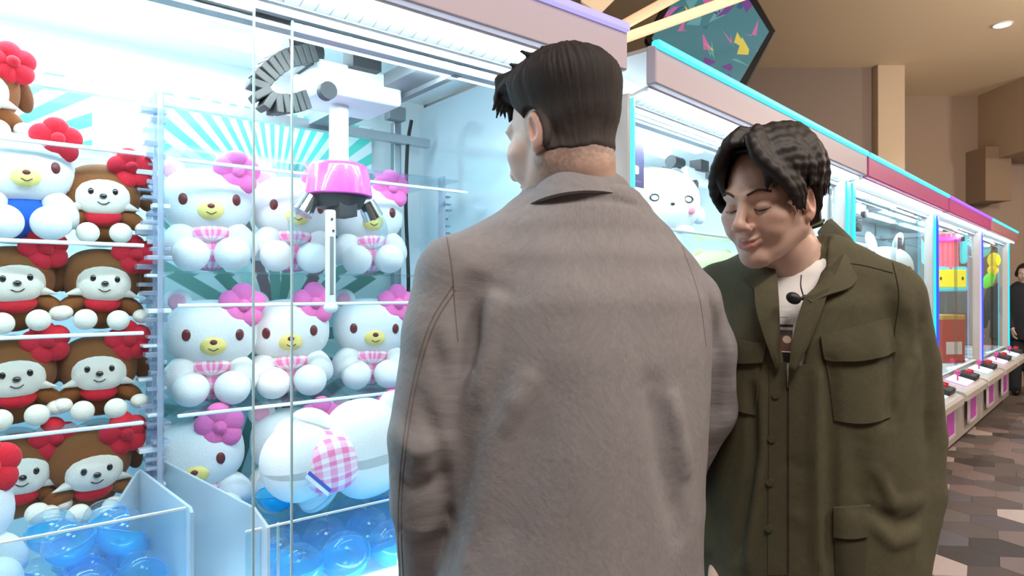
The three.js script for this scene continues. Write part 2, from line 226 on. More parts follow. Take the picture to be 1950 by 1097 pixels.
{ // overlap of the two sliding doors: two clear stiles
  const sb = (W, x) => x;
  const g = gantry(mA, { x0: 0.06, x1: 2.04, at: [1.49, -0.5], y: 1.64,
    chain: [[1.362, 1.963, -0.38], [1.291, 1.927, -0.36], [1.246, 1.885, -0.35], [1.225, 1.842, -0.35], [1.248, 1.815, -0.35], [1.291, 1.82, -0.36], [1.342, 1.845, -0.38]], links: 17,
    chain2: [[1.541, 1.985, -0.3], [1.61, 1.972, -0.29], [1.691, 1.978, -0.28], [1.741, 1.995, -0.29], [1.752, 2.03, -0.3], [1.72, 2.05, -0.32]] });
  clawA(g, 1.49, 1.635, -0.5);
  // printed sunburst boards on the back wall
  const burst = (orange) => canvasTex(1024, 256, (c, w, h) => { c.fillStyle = '#fbffff'; c.fillRect(0, 0, w, h); c.save(); c.translate(w / 2, h * 1.5); for (let i = 0; i < 44; i++) { c.fillStyle = i % 2 ? (orange && Math.abs(i - 22) < 9 ? '#ffd9a0' : '#62e3cf') : '#f4fffd'; const a = Math.PI + i * Math.PI / 44; c.beginPath(); c.moveTo(0, 0); c.arc(0, 0, w, a, a + Math.PI / 44); c.fill(); } c.restore(); c.fillStyle = '#f8ffff'; c.fillRect(0, h * 0.86, w, h * 0.14); });
  [[0.1, 0.98, true], [1.14, 1.86, false]].forEach(([x0, x1, or], i) => part('sunburst_board' + (i ? '_001' : ''), rb(x1 - x0, 0.23, 0.012, 0.003).translate((x0 + x1) / 2, 1.87, -DEEP + 0.022), phy(0xffffff, 0.4, { map: burst(or) }), mA));
  part('striped_backing', rb(0.84, 0.98, 0.01, 0.003).translate(1.52, 1.23, -DEEP + 0.022), phy(0xffffff, 0.6, { map: canvasTex(512, 512, (c, w, h) => { c.fillStyle = '#b9c9c6'; c.fillRect(0, 0, w, h); for (let i = 0; i < 26; i++) { c.fillStyle = ['#4f7a6e', '#9fbfb6', '#6a5a5e', '#5f8a80'][i % 4]; c.save(); c.translate(w / 2, h / 2); c.rotate(i * 0.2417); c.fillRect(0, -10, w, 22); c.restore(); } }) }), mA);  // board with radiating stripes in muted green and grey
  // shelves: clear plates, bright front bars, posts
  const shelf = (x0, x1, y, z0, z1, n) => part('shelf_plate' + n, bx(x1 - x0, 0.005, z0 - z1, (x0 + x1) / 2, y, (z0 + z1) / 2), M.clear, mA), bar = (x0, x1, y, z, n) => part('shelf_bar' + n, rb(x1 - x0, 0.009, 0.009, 0.003).translate((x0 + x1) / 2, y, z), M.bar, mA);
  [[1.485, 0], [1.28, 1], [1.07, 2], [1.7, 3]].forEach(([y, i]) => { shelf(0.1, 1.03, y, -0.56, -0.98, i ? '_00' + i : ''); bar(0.1, 1.03, y, -0.555, i ? '_00' + i : ''); });
  [[1.425, 4], [1.07, 5], [1.735, 6], [0.752, 7]].forEach(([y, i]) => shelf(1.1, 1.94, y, -0.58, -0.98, '_00' + i));
  [[1.343, 4], [1.077, 5], [1.695, 6]].forEach(([y, i]) => bar(1.1, 1.95, y, -0.548, '_00' + i));
  // divider of clear acrylic with a ladder of brackets
  const dv = new THREE.Group(); dv.name = 'divider'; mA.add(dv);
  part('divider_sheet', bx(0.001, 1.02, 0.46, 1.068, 1.37, -0.76), M.clear, dv);
  for (const [i, z] of [-0.545, -0.6, -0.68].entries()) part('divider_post' + (i ? '_00' + i : ''), rb(0.012, 1.0, 0.012, 0.003).translate(1.062, 1.37, z), phy(0xe4e8f2, 0.15, { transmission: 0.7, thickness: 0 }), dv);
  const r = mulberry(11);
  const brackM = [0xdfe3f0, 0xcdd3e2, 0xb9c0d2].map((c) => phy(c, 0.2, { transmission: 0.55, thickness: 0 }));
  for (let i = 0; i < 46; i++) part('bracket_' + String(i + 1).padStart(3, '0'), rb(0.028 + r() * 0.03, 0.007 + r() * 0.006, 0.02 + r() * 0.03, 0.002, 1).translate(1.045 + r() * 0.025, 0.89 + i * 0.021, -0.56 - r() * 0.08), i % 4 === 1 ? M.white : brackM[i % 3], dv);
  // right rear corner: cable trunk, metal post
  const ct = new THREE.Group(); ct.name = 'corner_post'; mA.add(ct);
  part('post', rb(0.03, 1.2, 0.03, 0.003).translate(1.925, 1.4, -0.97), M.steel, ct); part('cable', tube([[1.95, 2.0, -0.9], [1.953, 1.93, -0.93], [1.95, 1.7, -0.94], [1.955, 1.4, -0.93], [1.95, 1.1, -0.94]], 0.007, 40), M.black, ct);
  part('sensor_box', rb(0.07, 0.05, 0.04, 0.006).translate(1.9, 2.02, -0.93), M.grey, ct); part('rack_edge', rb(0.01, 1.0, 0.03, 0.002).translate(1.9, 1.25, -0.62), phy(0xb9c3d0, 0.15, { transmission: 0.4, thickness: 0 }), ct);
  const bl = []; for (let i = 0; i < 40; i++) bl.push(bx(0.012 + r() * 0.02, 0.005, 0.02, 1.915 + r() * 0.02, 0.8 + i * 0.024, -0.6 - r() * 0.1)); const bs = part('rack_teeth', merge(bl), phy(0x8a93a3, 0.3, { transmission: 0.3, thickness: 0 }), ct); bs.userData.kind = 'stuff';
  // frosted chute between the bays and the low clear barriers
  const ch = new THREE.Group(); ch.name = 'prize_chute'; mA.add(ch);
  const diag = (a, b, pts, n) => { const L = Math.hypot(b[0] - a[0], b[1] - a[1]), g = plate(pts.map(([u, y]) => [u * L, y]), 0.005).rotateY(Math.atan2(-(b[1] - a[1]), b[0] - a[0])).translate(a[0], 0, a[1]); part('chute_wall' + n, g, M.frost, ch); };
  diag([1.068, -0.68], [1.19, -0.17], [[0, 0.69], [0, 0.965], [0.9, 0.925], [1, 0.895], [1, 0.69]], '');
  diag([1.03, -0.6], [1.05, -0.19], [[0, 0.69], [0, 0.95], [0.97, 0.958], [1, 0.95], [1, 0.69]], '_001');
  diag([1.03, -0.6], [0.93, -0.47], [[0, 0.69], [0, 0.95], [0.1, 0.945], [1, 0.86], [1, 0.69]], '_002');
  const fb = part('front_barrier', bx(0.97, 0.27, 0.001, 0.555, 0.825, -0.19), M.clear, ch); part('barrier_edge', rb(0.97, 0.005, 0.005, 0.002).translate(0.555, 0.962, -0.19), M.bar, fb);
  const fb2 = part('front_barrier_001', bx(0.86, 0.2, 0.001, 1.58, 0.79, -0.19), M.clear, ch); part('barrier_edge', merge([rb(0.86, 0.005, 0.005, 0.002).translate(1.58, 0.89, -0.19), bx(0.004, 0.2, 0.006, 1.165, 0.79, -0.19), bx(0.004, 0.2, 0.006, 1.22, 0.79, -0.2), bx(0.004, 0.2, 0.006, 1.5, 0.79, -0.19)]), M.bar, fb2);
}
// second row direction: four more machines
const T0 = 1.66, foot = [-0.729 * 0.99, -0.685 * 0.99], atB = (t) => [foot[0] + bx_ * t, 0, foot[1] + bz_ * t];
const greyBack = phy(0xb4aeab, 0.5), deskV = [glow(0xd58cff, 0.5), glow(0x60d8ff, 0.5)];
const mB = machine('second claw machine, white inside, behind the two people', atB(T0), turnB, { back: M.inner, topLed: M.paleCyanLed, level: 1.3, pillarLed: [M.paleCyanLed, M.cyanLed], desk: deskV, led: [0.1, 1.5], slim: true });
const mC = machine('third claw machine, with a pink fascia band and pale interior', atB(T0 + 2.13), turnB, { back: phy(0xb9c2c4, 0.4), fascia: M.pinkFascia, topLed: M.paleCyanLed, level: 1.1, side: [M.inner, M.glass], pillarLed: [M.cyanLed, M.cyanLed], desk: deskV });
const mD = machine('fourth claw machine, with a brightly coloured crane and a dim grey interior', atB(T0 + 4.26), turnB, { back: greyBack, fascia: M.pinkFascia, topLed: M.violetLed, level: 0.6, side: [M.glass, M.glass], pillarLed: [M.blueLed, M.lilacLed], desk: deskV });
const mE = machine('farthest claw machine at the end of the row, with a cyan corner light', atB(T0 + 6.39), turnB, { back: greyBack, fascia: phy(0xc88a94, 0.5), topLed: M.paleCyanLed, level: 0.45, side: [M.glass, M.glass], pillarLed: [M.blueLed, M.cyanLed], desk: deskV });
{
  const g = gantry(mB, { x0: 0.06, x1: 2.04, at: [1.25, -0.62], y: 1.5, chain: [[1.3, 1.8, -0.4], [1.38, 1.83, -0.36], [1.44, 1.8, -0.33], [1.45, 1.74, -0.33], [1.4, 1.69, -0.36], [1.33, 1.7, -0.4]], links: 16 });
  part('claw_head', new THREE.CylinderGeometry(0.08, 0.1, 0.09, 24).translate(1.25, 1.46, -0.62), M.white, g);
  const g2 = gantry(mC, { x0: 0.06, x1: 2.04, at: [1.0, -0.4], y: 1.66, chain: [[0.7, 1.86, -0.3], [0.74, 1.8, -0.28], [0.8, 1.78, -0.28], [0.85, 1.8, -0.29], [0.86, 1.86, -0.3]], links: 14 });
  part('claw_head', rb(0.22, 0.12, 0.2, 0.02).translate(1.0, 1.64, -0.4), M.white, g2);
  const g3 = gantry(mD, { x0: 0.06, x1: 2.04, at: [1.75, -0.3], y: 1.8, chain: [[0.7, 1.86, -0.3], [0.74, 1.8, -0.28], [0.8, 1.78, -0.28], [0.85, 1.8, -0.29], [0.86, 1.86, -0.3]], links: 14 });
  const ribs = []; for (let i = 0; i < 16; i++) { const a = i / 16 * 6.283; ribs.push(new THREE.CylinderGeometry(0.03, 0.04, 0.36, 8).translate(Math.cos(a) * 0.2, 1.62, Math.sin(a) * 0.2)); }
  const at = (g0) => g0.scale(0.5, 1, 0.5).rotateY(-0.9).translate(1.7, 0.13, -0.33);
  part('claw_canopy', at(new THREE.LatheGeometry([[0, 0.06], [0.14, 0.05], [0.26, 0.02], [0.31, 0], [0.28, -0.02], [0, -0.02]].map((p) => new THREE.Vector2(...p)), 24).translate(0, 1.74, 0)), glow(0xff3ad0, 0.8, 0xff5fe0), g3);  // coloured plastic of the crane given a glow of its own
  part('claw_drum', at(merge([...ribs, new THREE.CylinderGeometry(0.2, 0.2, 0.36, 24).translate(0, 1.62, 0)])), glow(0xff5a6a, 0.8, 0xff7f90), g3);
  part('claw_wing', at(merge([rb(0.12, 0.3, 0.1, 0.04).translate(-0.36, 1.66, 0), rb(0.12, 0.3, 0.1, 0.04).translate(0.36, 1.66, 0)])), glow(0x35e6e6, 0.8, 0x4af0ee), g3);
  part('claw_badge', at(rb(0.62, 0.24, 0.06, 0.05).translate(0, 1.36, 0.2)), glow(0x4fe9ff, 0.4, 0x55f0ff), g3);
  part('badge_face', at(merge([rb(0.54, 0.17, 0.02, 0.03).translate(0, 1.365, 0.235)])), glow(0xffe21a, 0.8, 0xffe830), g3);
  part('badge_rivet', at(merge([-0.2, 0.2].map((u) => new THREE.CylinderGeometry(0.016, 0.016, 0.02, 12).rotateX(1.57).translate(u, 1.365, 0.25)))), M.dark, g3);
  part('claw_arm', at(merge([-0.16, -0.04, 0.12].map((u) => rod([u, 1.24, 0.1], [u, 1.02, 0.12], 0.012)))), M.clear, g3);
  const g4 = gantry(mE, { x0: 0.06, x1: 2.04, at: [1.52, -0.29], y: 1.85, chain: [[0.5, 1.86, -0.3], [0.54, 1.8, -0.28], [0.6, 1.78, -0.28], [0.65, 1.8, -0.29], [0.66, 1.86, -0.3]], links: 14 });
  const at4 = (q) => q.scale(0.6, 1, 0.5).rotateY(-0.9).translate(1.52, 0.12, -0.33);
  part('claw_drum', at4(sph(0.24, 0.12, 0.2).translate(0, 1.76, 0)), glow(0x66e6ee, 0.4, 0x8af0f4), g4);  // plastic pieces of this crane also made to glow by themselves
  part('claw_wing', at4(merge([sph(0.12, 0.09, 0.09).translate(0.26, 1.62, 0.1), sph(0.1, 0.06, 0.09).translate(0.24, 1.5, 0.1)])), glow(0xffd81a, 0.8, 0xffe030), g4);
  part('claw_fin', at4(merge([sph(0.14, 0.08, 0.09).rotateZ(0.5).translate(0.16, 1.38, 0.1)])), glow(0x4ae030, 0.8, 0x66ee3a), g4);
}
{ // purple posters hanging inside machines B and C
  const poster = (c1, c2) => canvasTex(128, 384, (c, w, h) => { c.fillStyle = c1; c.fillRect(0, 0, w, h); c.fillStyle = c2; c.fillRect(14, 20, w - 28, 18); c.fillRect(14, 52, w - 60, 10); c.fillStyle = '#d8dcf0'; c.beginPath(); c.roundRect(46, 236, 40, 60, 12); c.fill(); c.fillStyle = c2; c.fillRect(20, 340, w - 40, 8); });
  const h = (m, x, y, z, w, hh, t, lab) => { const p = part('poster', bx(w, hh, 0.003, x, y, z), std(0xffffff, 0.5, { map: t }), m); p.userData.label = lab; };
  h(mB, 0.27, 1.83, -0.24, 0.1, 0.19, poster('#4a3a6c', '#7a62a0'), 'narrow dark purple notice hanging inside the glass');
  h(mB, 1.95, 1.58, -0.3, 0.12, 0.26, poster('#5d5470', '#8a80a8'), 'narrow grey purple notice inside the right end');
  h(mC, 1.75, 1.62, -0.24, 0.2, 0.3, poster('#4c4456', '#857a92'), 'dark notice hanging inside the right end');
}

// ---------------------------------------------------------------- plush toys
function superE(rx, ry, rz, p = 2.4, w = 32, h = 22) {
  const g = new THREE.SphereGeometry(1, w, h), a = g.attributes.position;
  for (let i = 0; i < a.count; i++) { const x = a.getX(i), y = a.getY(i), z = a.getZ(i), k = Math.pow(Math.abs(x) ** p + Math.abs(y) ** p + Math.abs(z) ** p, -1 / p); a.setXYZ(i, x * k * rx, y * k * ry, z * k * rz); }
  const m = mergeVertices(g.clone(), 1e-5); m.deleteAttribute('normal'); m.deleteAttribute('uv'); const q = mergeVertices(m, 1e-5); q.computeVertexNormals();
  const nrm = q.attributes.normal, pos = q.attributes.position, uv = new Float32Array(pos.count * 2);
  for (let i = 0; i < pos.count; i++) { uv[2 * i] = Math.atan2(pos.getX(i), pos.getZ(i)) * rx * 12; uv[2 * i + 1] = pos.getY(i) * 12; }
  q.setAttribute('uv', new THREE.BufferAttribute(uv, 2)); return q;
}
const onE = (x, y, rx, ry, rz, p) => rz * Math.max(0, 1 - Math.abs(x / rx) ** p - Math.abs(y / ry) ** p) ** (1 / p);
const check = canvasTex(128, 128, (c, w) => { c.fillStyle = '#fff4fa'; c.fillRect(0, 0, w, w); c.fillStyle = '#ffc3e0'; c.fillRect(0, 0, w / 2, w); c.fillRect(0, 0, w, w / 2); c.fillStyle = '#ff86c0'; c.fillRect(0, 0, w / 2, w / 2); });
check.wrapS = check.wrapT = THREE.RepeatWrapping; check.repeat.set(2.6, 2.6);
const P = {
  white: plushM(0xf6f8f8), cream: plushM(0xf3ebdc), brown: plushM(0x8a5024), darkBrown: plushM(0x6f3d1b), pink: plushM(0xfa7cc0), red: plushM(0xd81e33), blue: plushM(0x1f5fd0), yellow: phy(0xf2e23a, 0.7), maroon: phy(0x6e2a2c, 0.35), eye: phy(0x141416, 0.12, { clearcoat: 1 }), stitch: std(0x3a2c2a, 0.8),
  check: phy(0xffffff, 0.9, { map: check }), grey: plushM(0x8d8f92), muzzle: plushM(0xf6e38a), innerEar: plushM(0xf9b9d2), bigYellow: plushM(0xf2e9a8), rose: plushM(0xff8fa0), lilac: plushM(0xc9bfea), orange: plushM(0xe98a3a),
};
const G = { petal: sph(0.03, 0.03, 0.02, 16, 12), petalC: sph(0.016, 0.016, 0.016, 14, 10), ear: superE(0.037, 0.037, 0.018, 2), inner: superE(0.022, 0.022, 0.008, 2), eye: sph(0.0115, 0.0155, 0.006, 16, 12), arm: superE(0.037, 0.058, 0.04, 2), leg: superE(0.045, 0.045, 0.05, 2), nose: sph(0.012, 0.0095, 0.008, 16, 12) };
function flower(o, mat, x, y, z, rot = 0, k = 1) {
  const f = new THREE.Group(); f.name = 'felt_flower'; f.position.set(x, y, z); f.rotation.set(-0.1, 0.1, rot); f.scale.setScalar(k); o.add(f);
  for (let i = 0; i < 5; i++) part('petal', G.petal, mat, f, [Math.cos(i * 1.2566) * 0.03, Math.sin(i * 1.2566) * 0.03, 0], [0, 0, i * 1.2566]);
  part('flower_centre', G.petalC, mat, f, [0, 0, 0.016]); return f;
}
function whiteBear(label, o = {}) {
  const t = thing('plush_bear', label, 'plush toy', [0, 0, 0], 0, o.group), R = [0.116, 0.09, 0.086], hy = 0.19, p = 2.5, w = P.white;
  part('body', superE(0.074, 0.072, 0.06, 2.1), o.outfit ?? P.check, t, [0, 0.075, -0.01]).name = o.outfit ? 'overalls' : 'checked_dress';
  part('head', superE(...R, p), w, t, [0, hy, 0.0]);
  for (const s of [-1, 1]) {
    part('inner_ear', G.inner, P.innerEar, part('ear', G.ear, w, t, [s * 0.085, hy + 0.08, -0.005], [0, 0, -s * 0.5]), [0, 0.003, 0.014]);
    part('eye', G.eye, P.maroon, t, [s * 0.064, hy - 0.002, onE(0.064, 0.002, ...R, p) - 0.001], [0.0, s * 0.4, 0]);
    part('arm', G.arm, w, t, [s * 0.078, 0.083, 0.025], [0.35, 0, s * 0.55]);
    part('leg', G.leg, w, t, [s * 0.05, 0.046, 0.062], [0, s * 0.25, 0]);
  }
  const mz = part('muzzle', superE(0.033, 0.025, 0.02, 2), P.muzzle, t, [0, hy - 0.03, onE(0, 0.03, ...R, p) - 0.006]);
  part('nose', G.nose, P.maroon, mz, [0, 0.009, 0.0155], [0, 0, 0], [0.8, 0.8, 0.9]); part('mouth', tube([[-0.012, -0.006, 0.0175], [0, -0.012, 0.0185], [0.012, -0.006, 0.0175]], 0.0013, 12, 6), P.stitch, mz);
  flower(t, o.bow ?? P.pink, 0.072, hy + 0.075, 0.05, o.fr ?? 0.3, 1.05);
  if (o.trim) part('collar', new THREE.TorusGeometry(0.056, 0.012, 10, 28).rotateX(Math.PI / 2).scale(1, 1, 0.85), o.trim, t, [0, 0.125, 0.0]);
  else part('bib', superE(0.05, 0.026, 0.02, 2), P.check, t, [0, 0.105, 0.048], [-0.3, 0, 0]);
  return t;
}
function brownPup(label, o = {}) {
  const t = thing('plush_puppy', label, 'plush toy', [0, 0, 0], 0, o.group), R = [0.084, 0.07, 0.07], hy = 0.125;
  part('body', superE(0.06, 0.05, 0.05, 2), P.brown, t, [0, 0.05, -0.01]);
  part('head', superE(...R, 2.3), P.brown, t, [0, hy, 0]);
  const f = part('face_patch', superE(0.057, 0.047, 0.03, 2.2), P.cream, t, [0, hy - 0.012, 0.047]);
  const fz = (x, y) => onE(x, y, 0.057, 0.047, 0.03, 2.2);
  for (const s of [-1, 1]) {
    part('eye', sph(0.0065, 0.008, 0.004, 14, 10), P.eye, f, [s * 0.024, 0.008, fz(0.024, 0.008) - 0.001]);
    part('ear', superE(0.02, 0.042, 0.016, 2), P.darkBrown, t, [s * 0.085, hy + 0.0, 0.012], [0, 0, s * 0.25]);
    part('arm', superE(0.02, 0.036, 0.02, 2), P.brown, t, [s * 0.06, 0.058, 0.028], [0.5, 0, s * 0.9]);
    part('paw', superE(0.02, 0.017, 0.02, 2), P.cream, t, [s * 0.083, 0.036, 0.05]);
    part('foot', superE(0.024, 0.024, 0.02, 2), P.cream, t, [s * 0.033, 0.025, 0.068]);
    part('cheek_tuft', new THREE.ConeGeometry(0.012, 0.035, 10).rotateZ(-s * 1.9), P.cream, t, [s * 0.062, hy - 0.04, 0.05]);
  }
  part('nose', sph(0.008, 0.0065, 0.006, 14, 10), P.eye, f, [0, -0.003, fz(0, 0.003)]);
  part('mouth', tube([[-0.012, -0.016, fz(0.012, 0.016) + 0.0005], [-0.004, -0.021, fz(0.004, 0.021) + 0.001], [0.004, -0.021, fz(0.004, 0.021) + 0.001], [0.012, -0.016, fz(0.012, 0.016) + 0.0005]], 0.0012, 16, 6), P.stitch, f);
  part('bib', superE(0.038, 0.024, 0.02, 2), P.red, t, [0, 0.066, 0.042]);
  flower(t, P.red, 0.06, hy + 0.058, 0.045, 0.5, 0.86);
  return t;
}
function put(t, m, x, y, z, yaw = 0, pitch = 0, roll = 0, k = 1) {                // m: the machine whose shelf it stands on
  const q = new THREE.Object3D(); q.position.set(x, y, z); q.rotation.set(pitch, yaw, roll, 'YXZ'); q.scale.setScalar(k); q.updateMatrix();
  m.updateMatrix(); const w = m.matrix.clone().multiply(q.matrix); w.decompose(t.position, t.quaternion, t.scale); return t;
}
function again(src, label, name) { const c = src.clone(); c.name = numbered(name); c.userData = { ...src.userData, label }; scene.add(c); return c; }
{
  // white plush toys of the right bay, three shelves of three
  const g = 'white plush toys on the shelves of the right bay', first = whiteBear('white plush toy in pink checks, upper shelf, beside the divider', { group: g });
  const rows = [['upper shelf', 1.43, ['beside the divider', 'half hidden behind the claw', 'in the rear corner beside the metal post'], [-0.16, -0.2, -0.22]], ['middle shelf', 1.075, ['beside the divider', 'in the middle of the row', 'right of the other two'], [-0.2, -0.28, -0.3]], ['lowest shelf', 0.757, ['above the frosted chute', 'half hidden behind the big tumbled toy', 'at the rear right above the capsules'], [-0.35, -0.3, -0.3]]];
  rows.forEach(([n, y, who, yaw], i) => [1.218, 1.44, 1.69].forEach((x, j) => {
    const lab = 'white plush toy in pink checks, ' + n + ', ' + who[j], t = i + j ? again(first, lab, 'plush_bear') : first;
    put(t, mA, x, y, -0.72, yaw[j], i === 2 ? 0.1 : 0, [0.04, -0.03, 0.05, -0.02][(i * 3 + j) % 4] + (i === 2 && j === 0 ? 0.1 : 0), 1);
  }));
  const big = whiteBear('big white plush toy lying tumbled on the blue capsules with its back turned', {}); delete big.userData.group;
  big.getObjectByName('felt_flower').removeFromParent();
  const tag = part('care_tag', bx(0.016, 0.075, 0.002), phy(0xffffff, 0.5, { map: canvasTex(32, 128, (c, w, h) => { c.fillStyle = '#f4f6fa'; c.fillRect(0, 0, w, h); c.fillStyle = '#4a5fc0'; c.fillRect(0, 0, w / 2, h); }) }), big, [-0.02, 0.045, -0.083], [0.15, 0, 0.9]);
  part('scarf', superE(0.062, 0.07, 0.03, 2.2), P.check, big, [0, 0.09, -0.055]); part('back', superE(0.09, 0.085, 0.075, 2), P.white, big, [0.01, 0.035, -0.0]);
  const basis = new THREE.Matrix4().makeBasis(V(-0.12, 0.99, 0), V(0.98, 0.12, 0.08).normalize(), V(0, 0, -1)), q = new THREE.Quaternion().setFromRotationMatrix(basis);
  mA.updateMatrix(); big.position.set(1.315, 0.935, -0.43).applyMatrix4(mA.matrix); big.quaternion.copy(new THREE.Quaternion().setFromRotationMatrix(mA.matrix)).multiply(q); big.scale.setScalar(1.12);
  // brown puppies of the left bay
  const gp = 'brown plush puppies on the shelves of the left bay', pup = brownPup('brown plush puppy on the top shelf, next to the divider', { group: gp });
  const spots = [[0.965, 1.49, 'on the top shelf, next to the divider', -0.1], [0.955, 1.286, 'on the second shelf, next to the divider', -0.05], [0.795, 1.286, 'on the second shelf, one place away from the divider', 0.1], [0.955, 1.076, 'on the third shelf, next to the divider', -0.1], [0.795, 1.076, 'on the third shelf, one place away from the divider', 0.05], [0.935, 0.85, 'at the bottom, looking out over the capsules by the chute', 0.1], [0.79, 0.86, 'at the bottom, behind the toppled blue and white toy', 0.1], [0.635, 1.286, 'on the second shelf, farthest from the divider', 0.1], [0.635, 1.076, 'on the third shelf, farthest from the divider', 0.1]];
  spots.forEach(([x, y, w, yaw], i) => put(i ? again(pup, 'brown plush puppy ' + w, 'plush_puppy') : pup, mA, x, y, -0.68, yaw, i === 5 ? 0.12 : 0, [0.03, -0.06, 0.08, 0.0, 0.05][i % 5], i === 5 ? 1.06 : 1));
  put(whiteBear('white plush toy in blue overalls on the top shelf', { outfit: P.blue, bow: P.red, trim: P.red }), mA, 0.81, 1.49, -0.66, 0.05, 0, 0.04, 0.86);
  put(whiteBear('white plush toy in blue overalls sitting in front among the capsules', { outfit: P.blue, bow: P.red, trim: P.red }), mA, 0.7, 0.785, -0.41, 0.25, -0.1, 0.12, 0.95);
  put(brownPup('brown plush puppy with red flower above the top shelf', {}), mA, 0.72, 1.705, -0.7, 0.1);
  // clear and blue capsules heaped on the beds
  const hemi = new THREE.SphereGeometry(0.045, 28, 10, 0, 6.2832, 0, Math.PI / 2), capClear = phy(0xeefaff, 0.03, { transmission: 0.97, thickness: 0, ior: 1.5 }), capBlue = phy(0x46d8ff, 0.06, { transmission: 0.6, thickness: 0, clearcoat: 0.6 });  // cyan of the blue half also stands in for glow from below
  const band = new THREE.TorusGeometry(0.0455, 0.0016, 6, 32).rotateX(Math.PI / 2);
  const ball = thing('prize_capsule', 'clear and blue plastic capsule in the heap in front of the brown puppies', 'capsule', [0, 0, 0], 0, 'capsules heaped in the left bay');
  part('capsule_lid', hemi, capClear, ball); part('capsule_base', hemi, capBlue, ball, [0, 0, 0], [Math.PI, 0, 0]); part('capsule_rim', band, capBlue, ball);
  let first2 = true; const r = mulberry(23);
  const drop = (x, y, z, k, left) => {
    const c = first2 ? ball : ball.clone(); if (!first2) { c.name = numbered('prize_capsule'); scene.add(c); c.userData = left ? { ...ball.userData } : { label: 'clear and blue plastic capsule in the heap under the white toys', category: 'capsule', group: 'capsules heaped in the right bay' }; }
    first2 = false; put(c, mA, x, y, z, r() * 6, (r() - 0.5) * 0.9, (r() - 0.5) * 0.9, k);
  };
  for (let l = 0; l < 3; l++) for (let i = 0; i < 4; i++) for (let j = 0; j < 3; j++) {
    const x = 0.66 + i * 0.0925 + (l & 1) * 0.045 + (j & 1) * 0.02, z = -0.255 - j * 0.092 - (l & 1) * 0.04;
    if (l === 2 && (z > -0.3 || x > 0.97)) continue; if (x > 0.985) continue; if (x < 0.81 && z < -0.31) continue; 
    drop(x + (r() - 0.5) * 0.004, 0.737 + l * 0.077, z + (r() - 0.5) * 0.004, 1, true);
  }
  for (let l = 0; l < 2; l++) for (let i = 0; i < 6; i++) for (let j = 0; j < 3; j++) {
    const x = 1.29 + i * 0.118 + (l & 1) * 0.059, z = -0.275 - j * 0.12 - (l & 1) * 0.055;
    if (x > 1.96) continue; if (l === 1 && (r() < 0.3 || j < 1 || (x < 1.62 && z > -0.56 && z < -0.3))) continue; if (x < 1.28 && j > 2) continue;
    drop(x + (r() - 0.5) * 0.005, 0.75 + l * 0.098, z + (r() - 0.5) * 0.005, 1.27, false);
  }
}
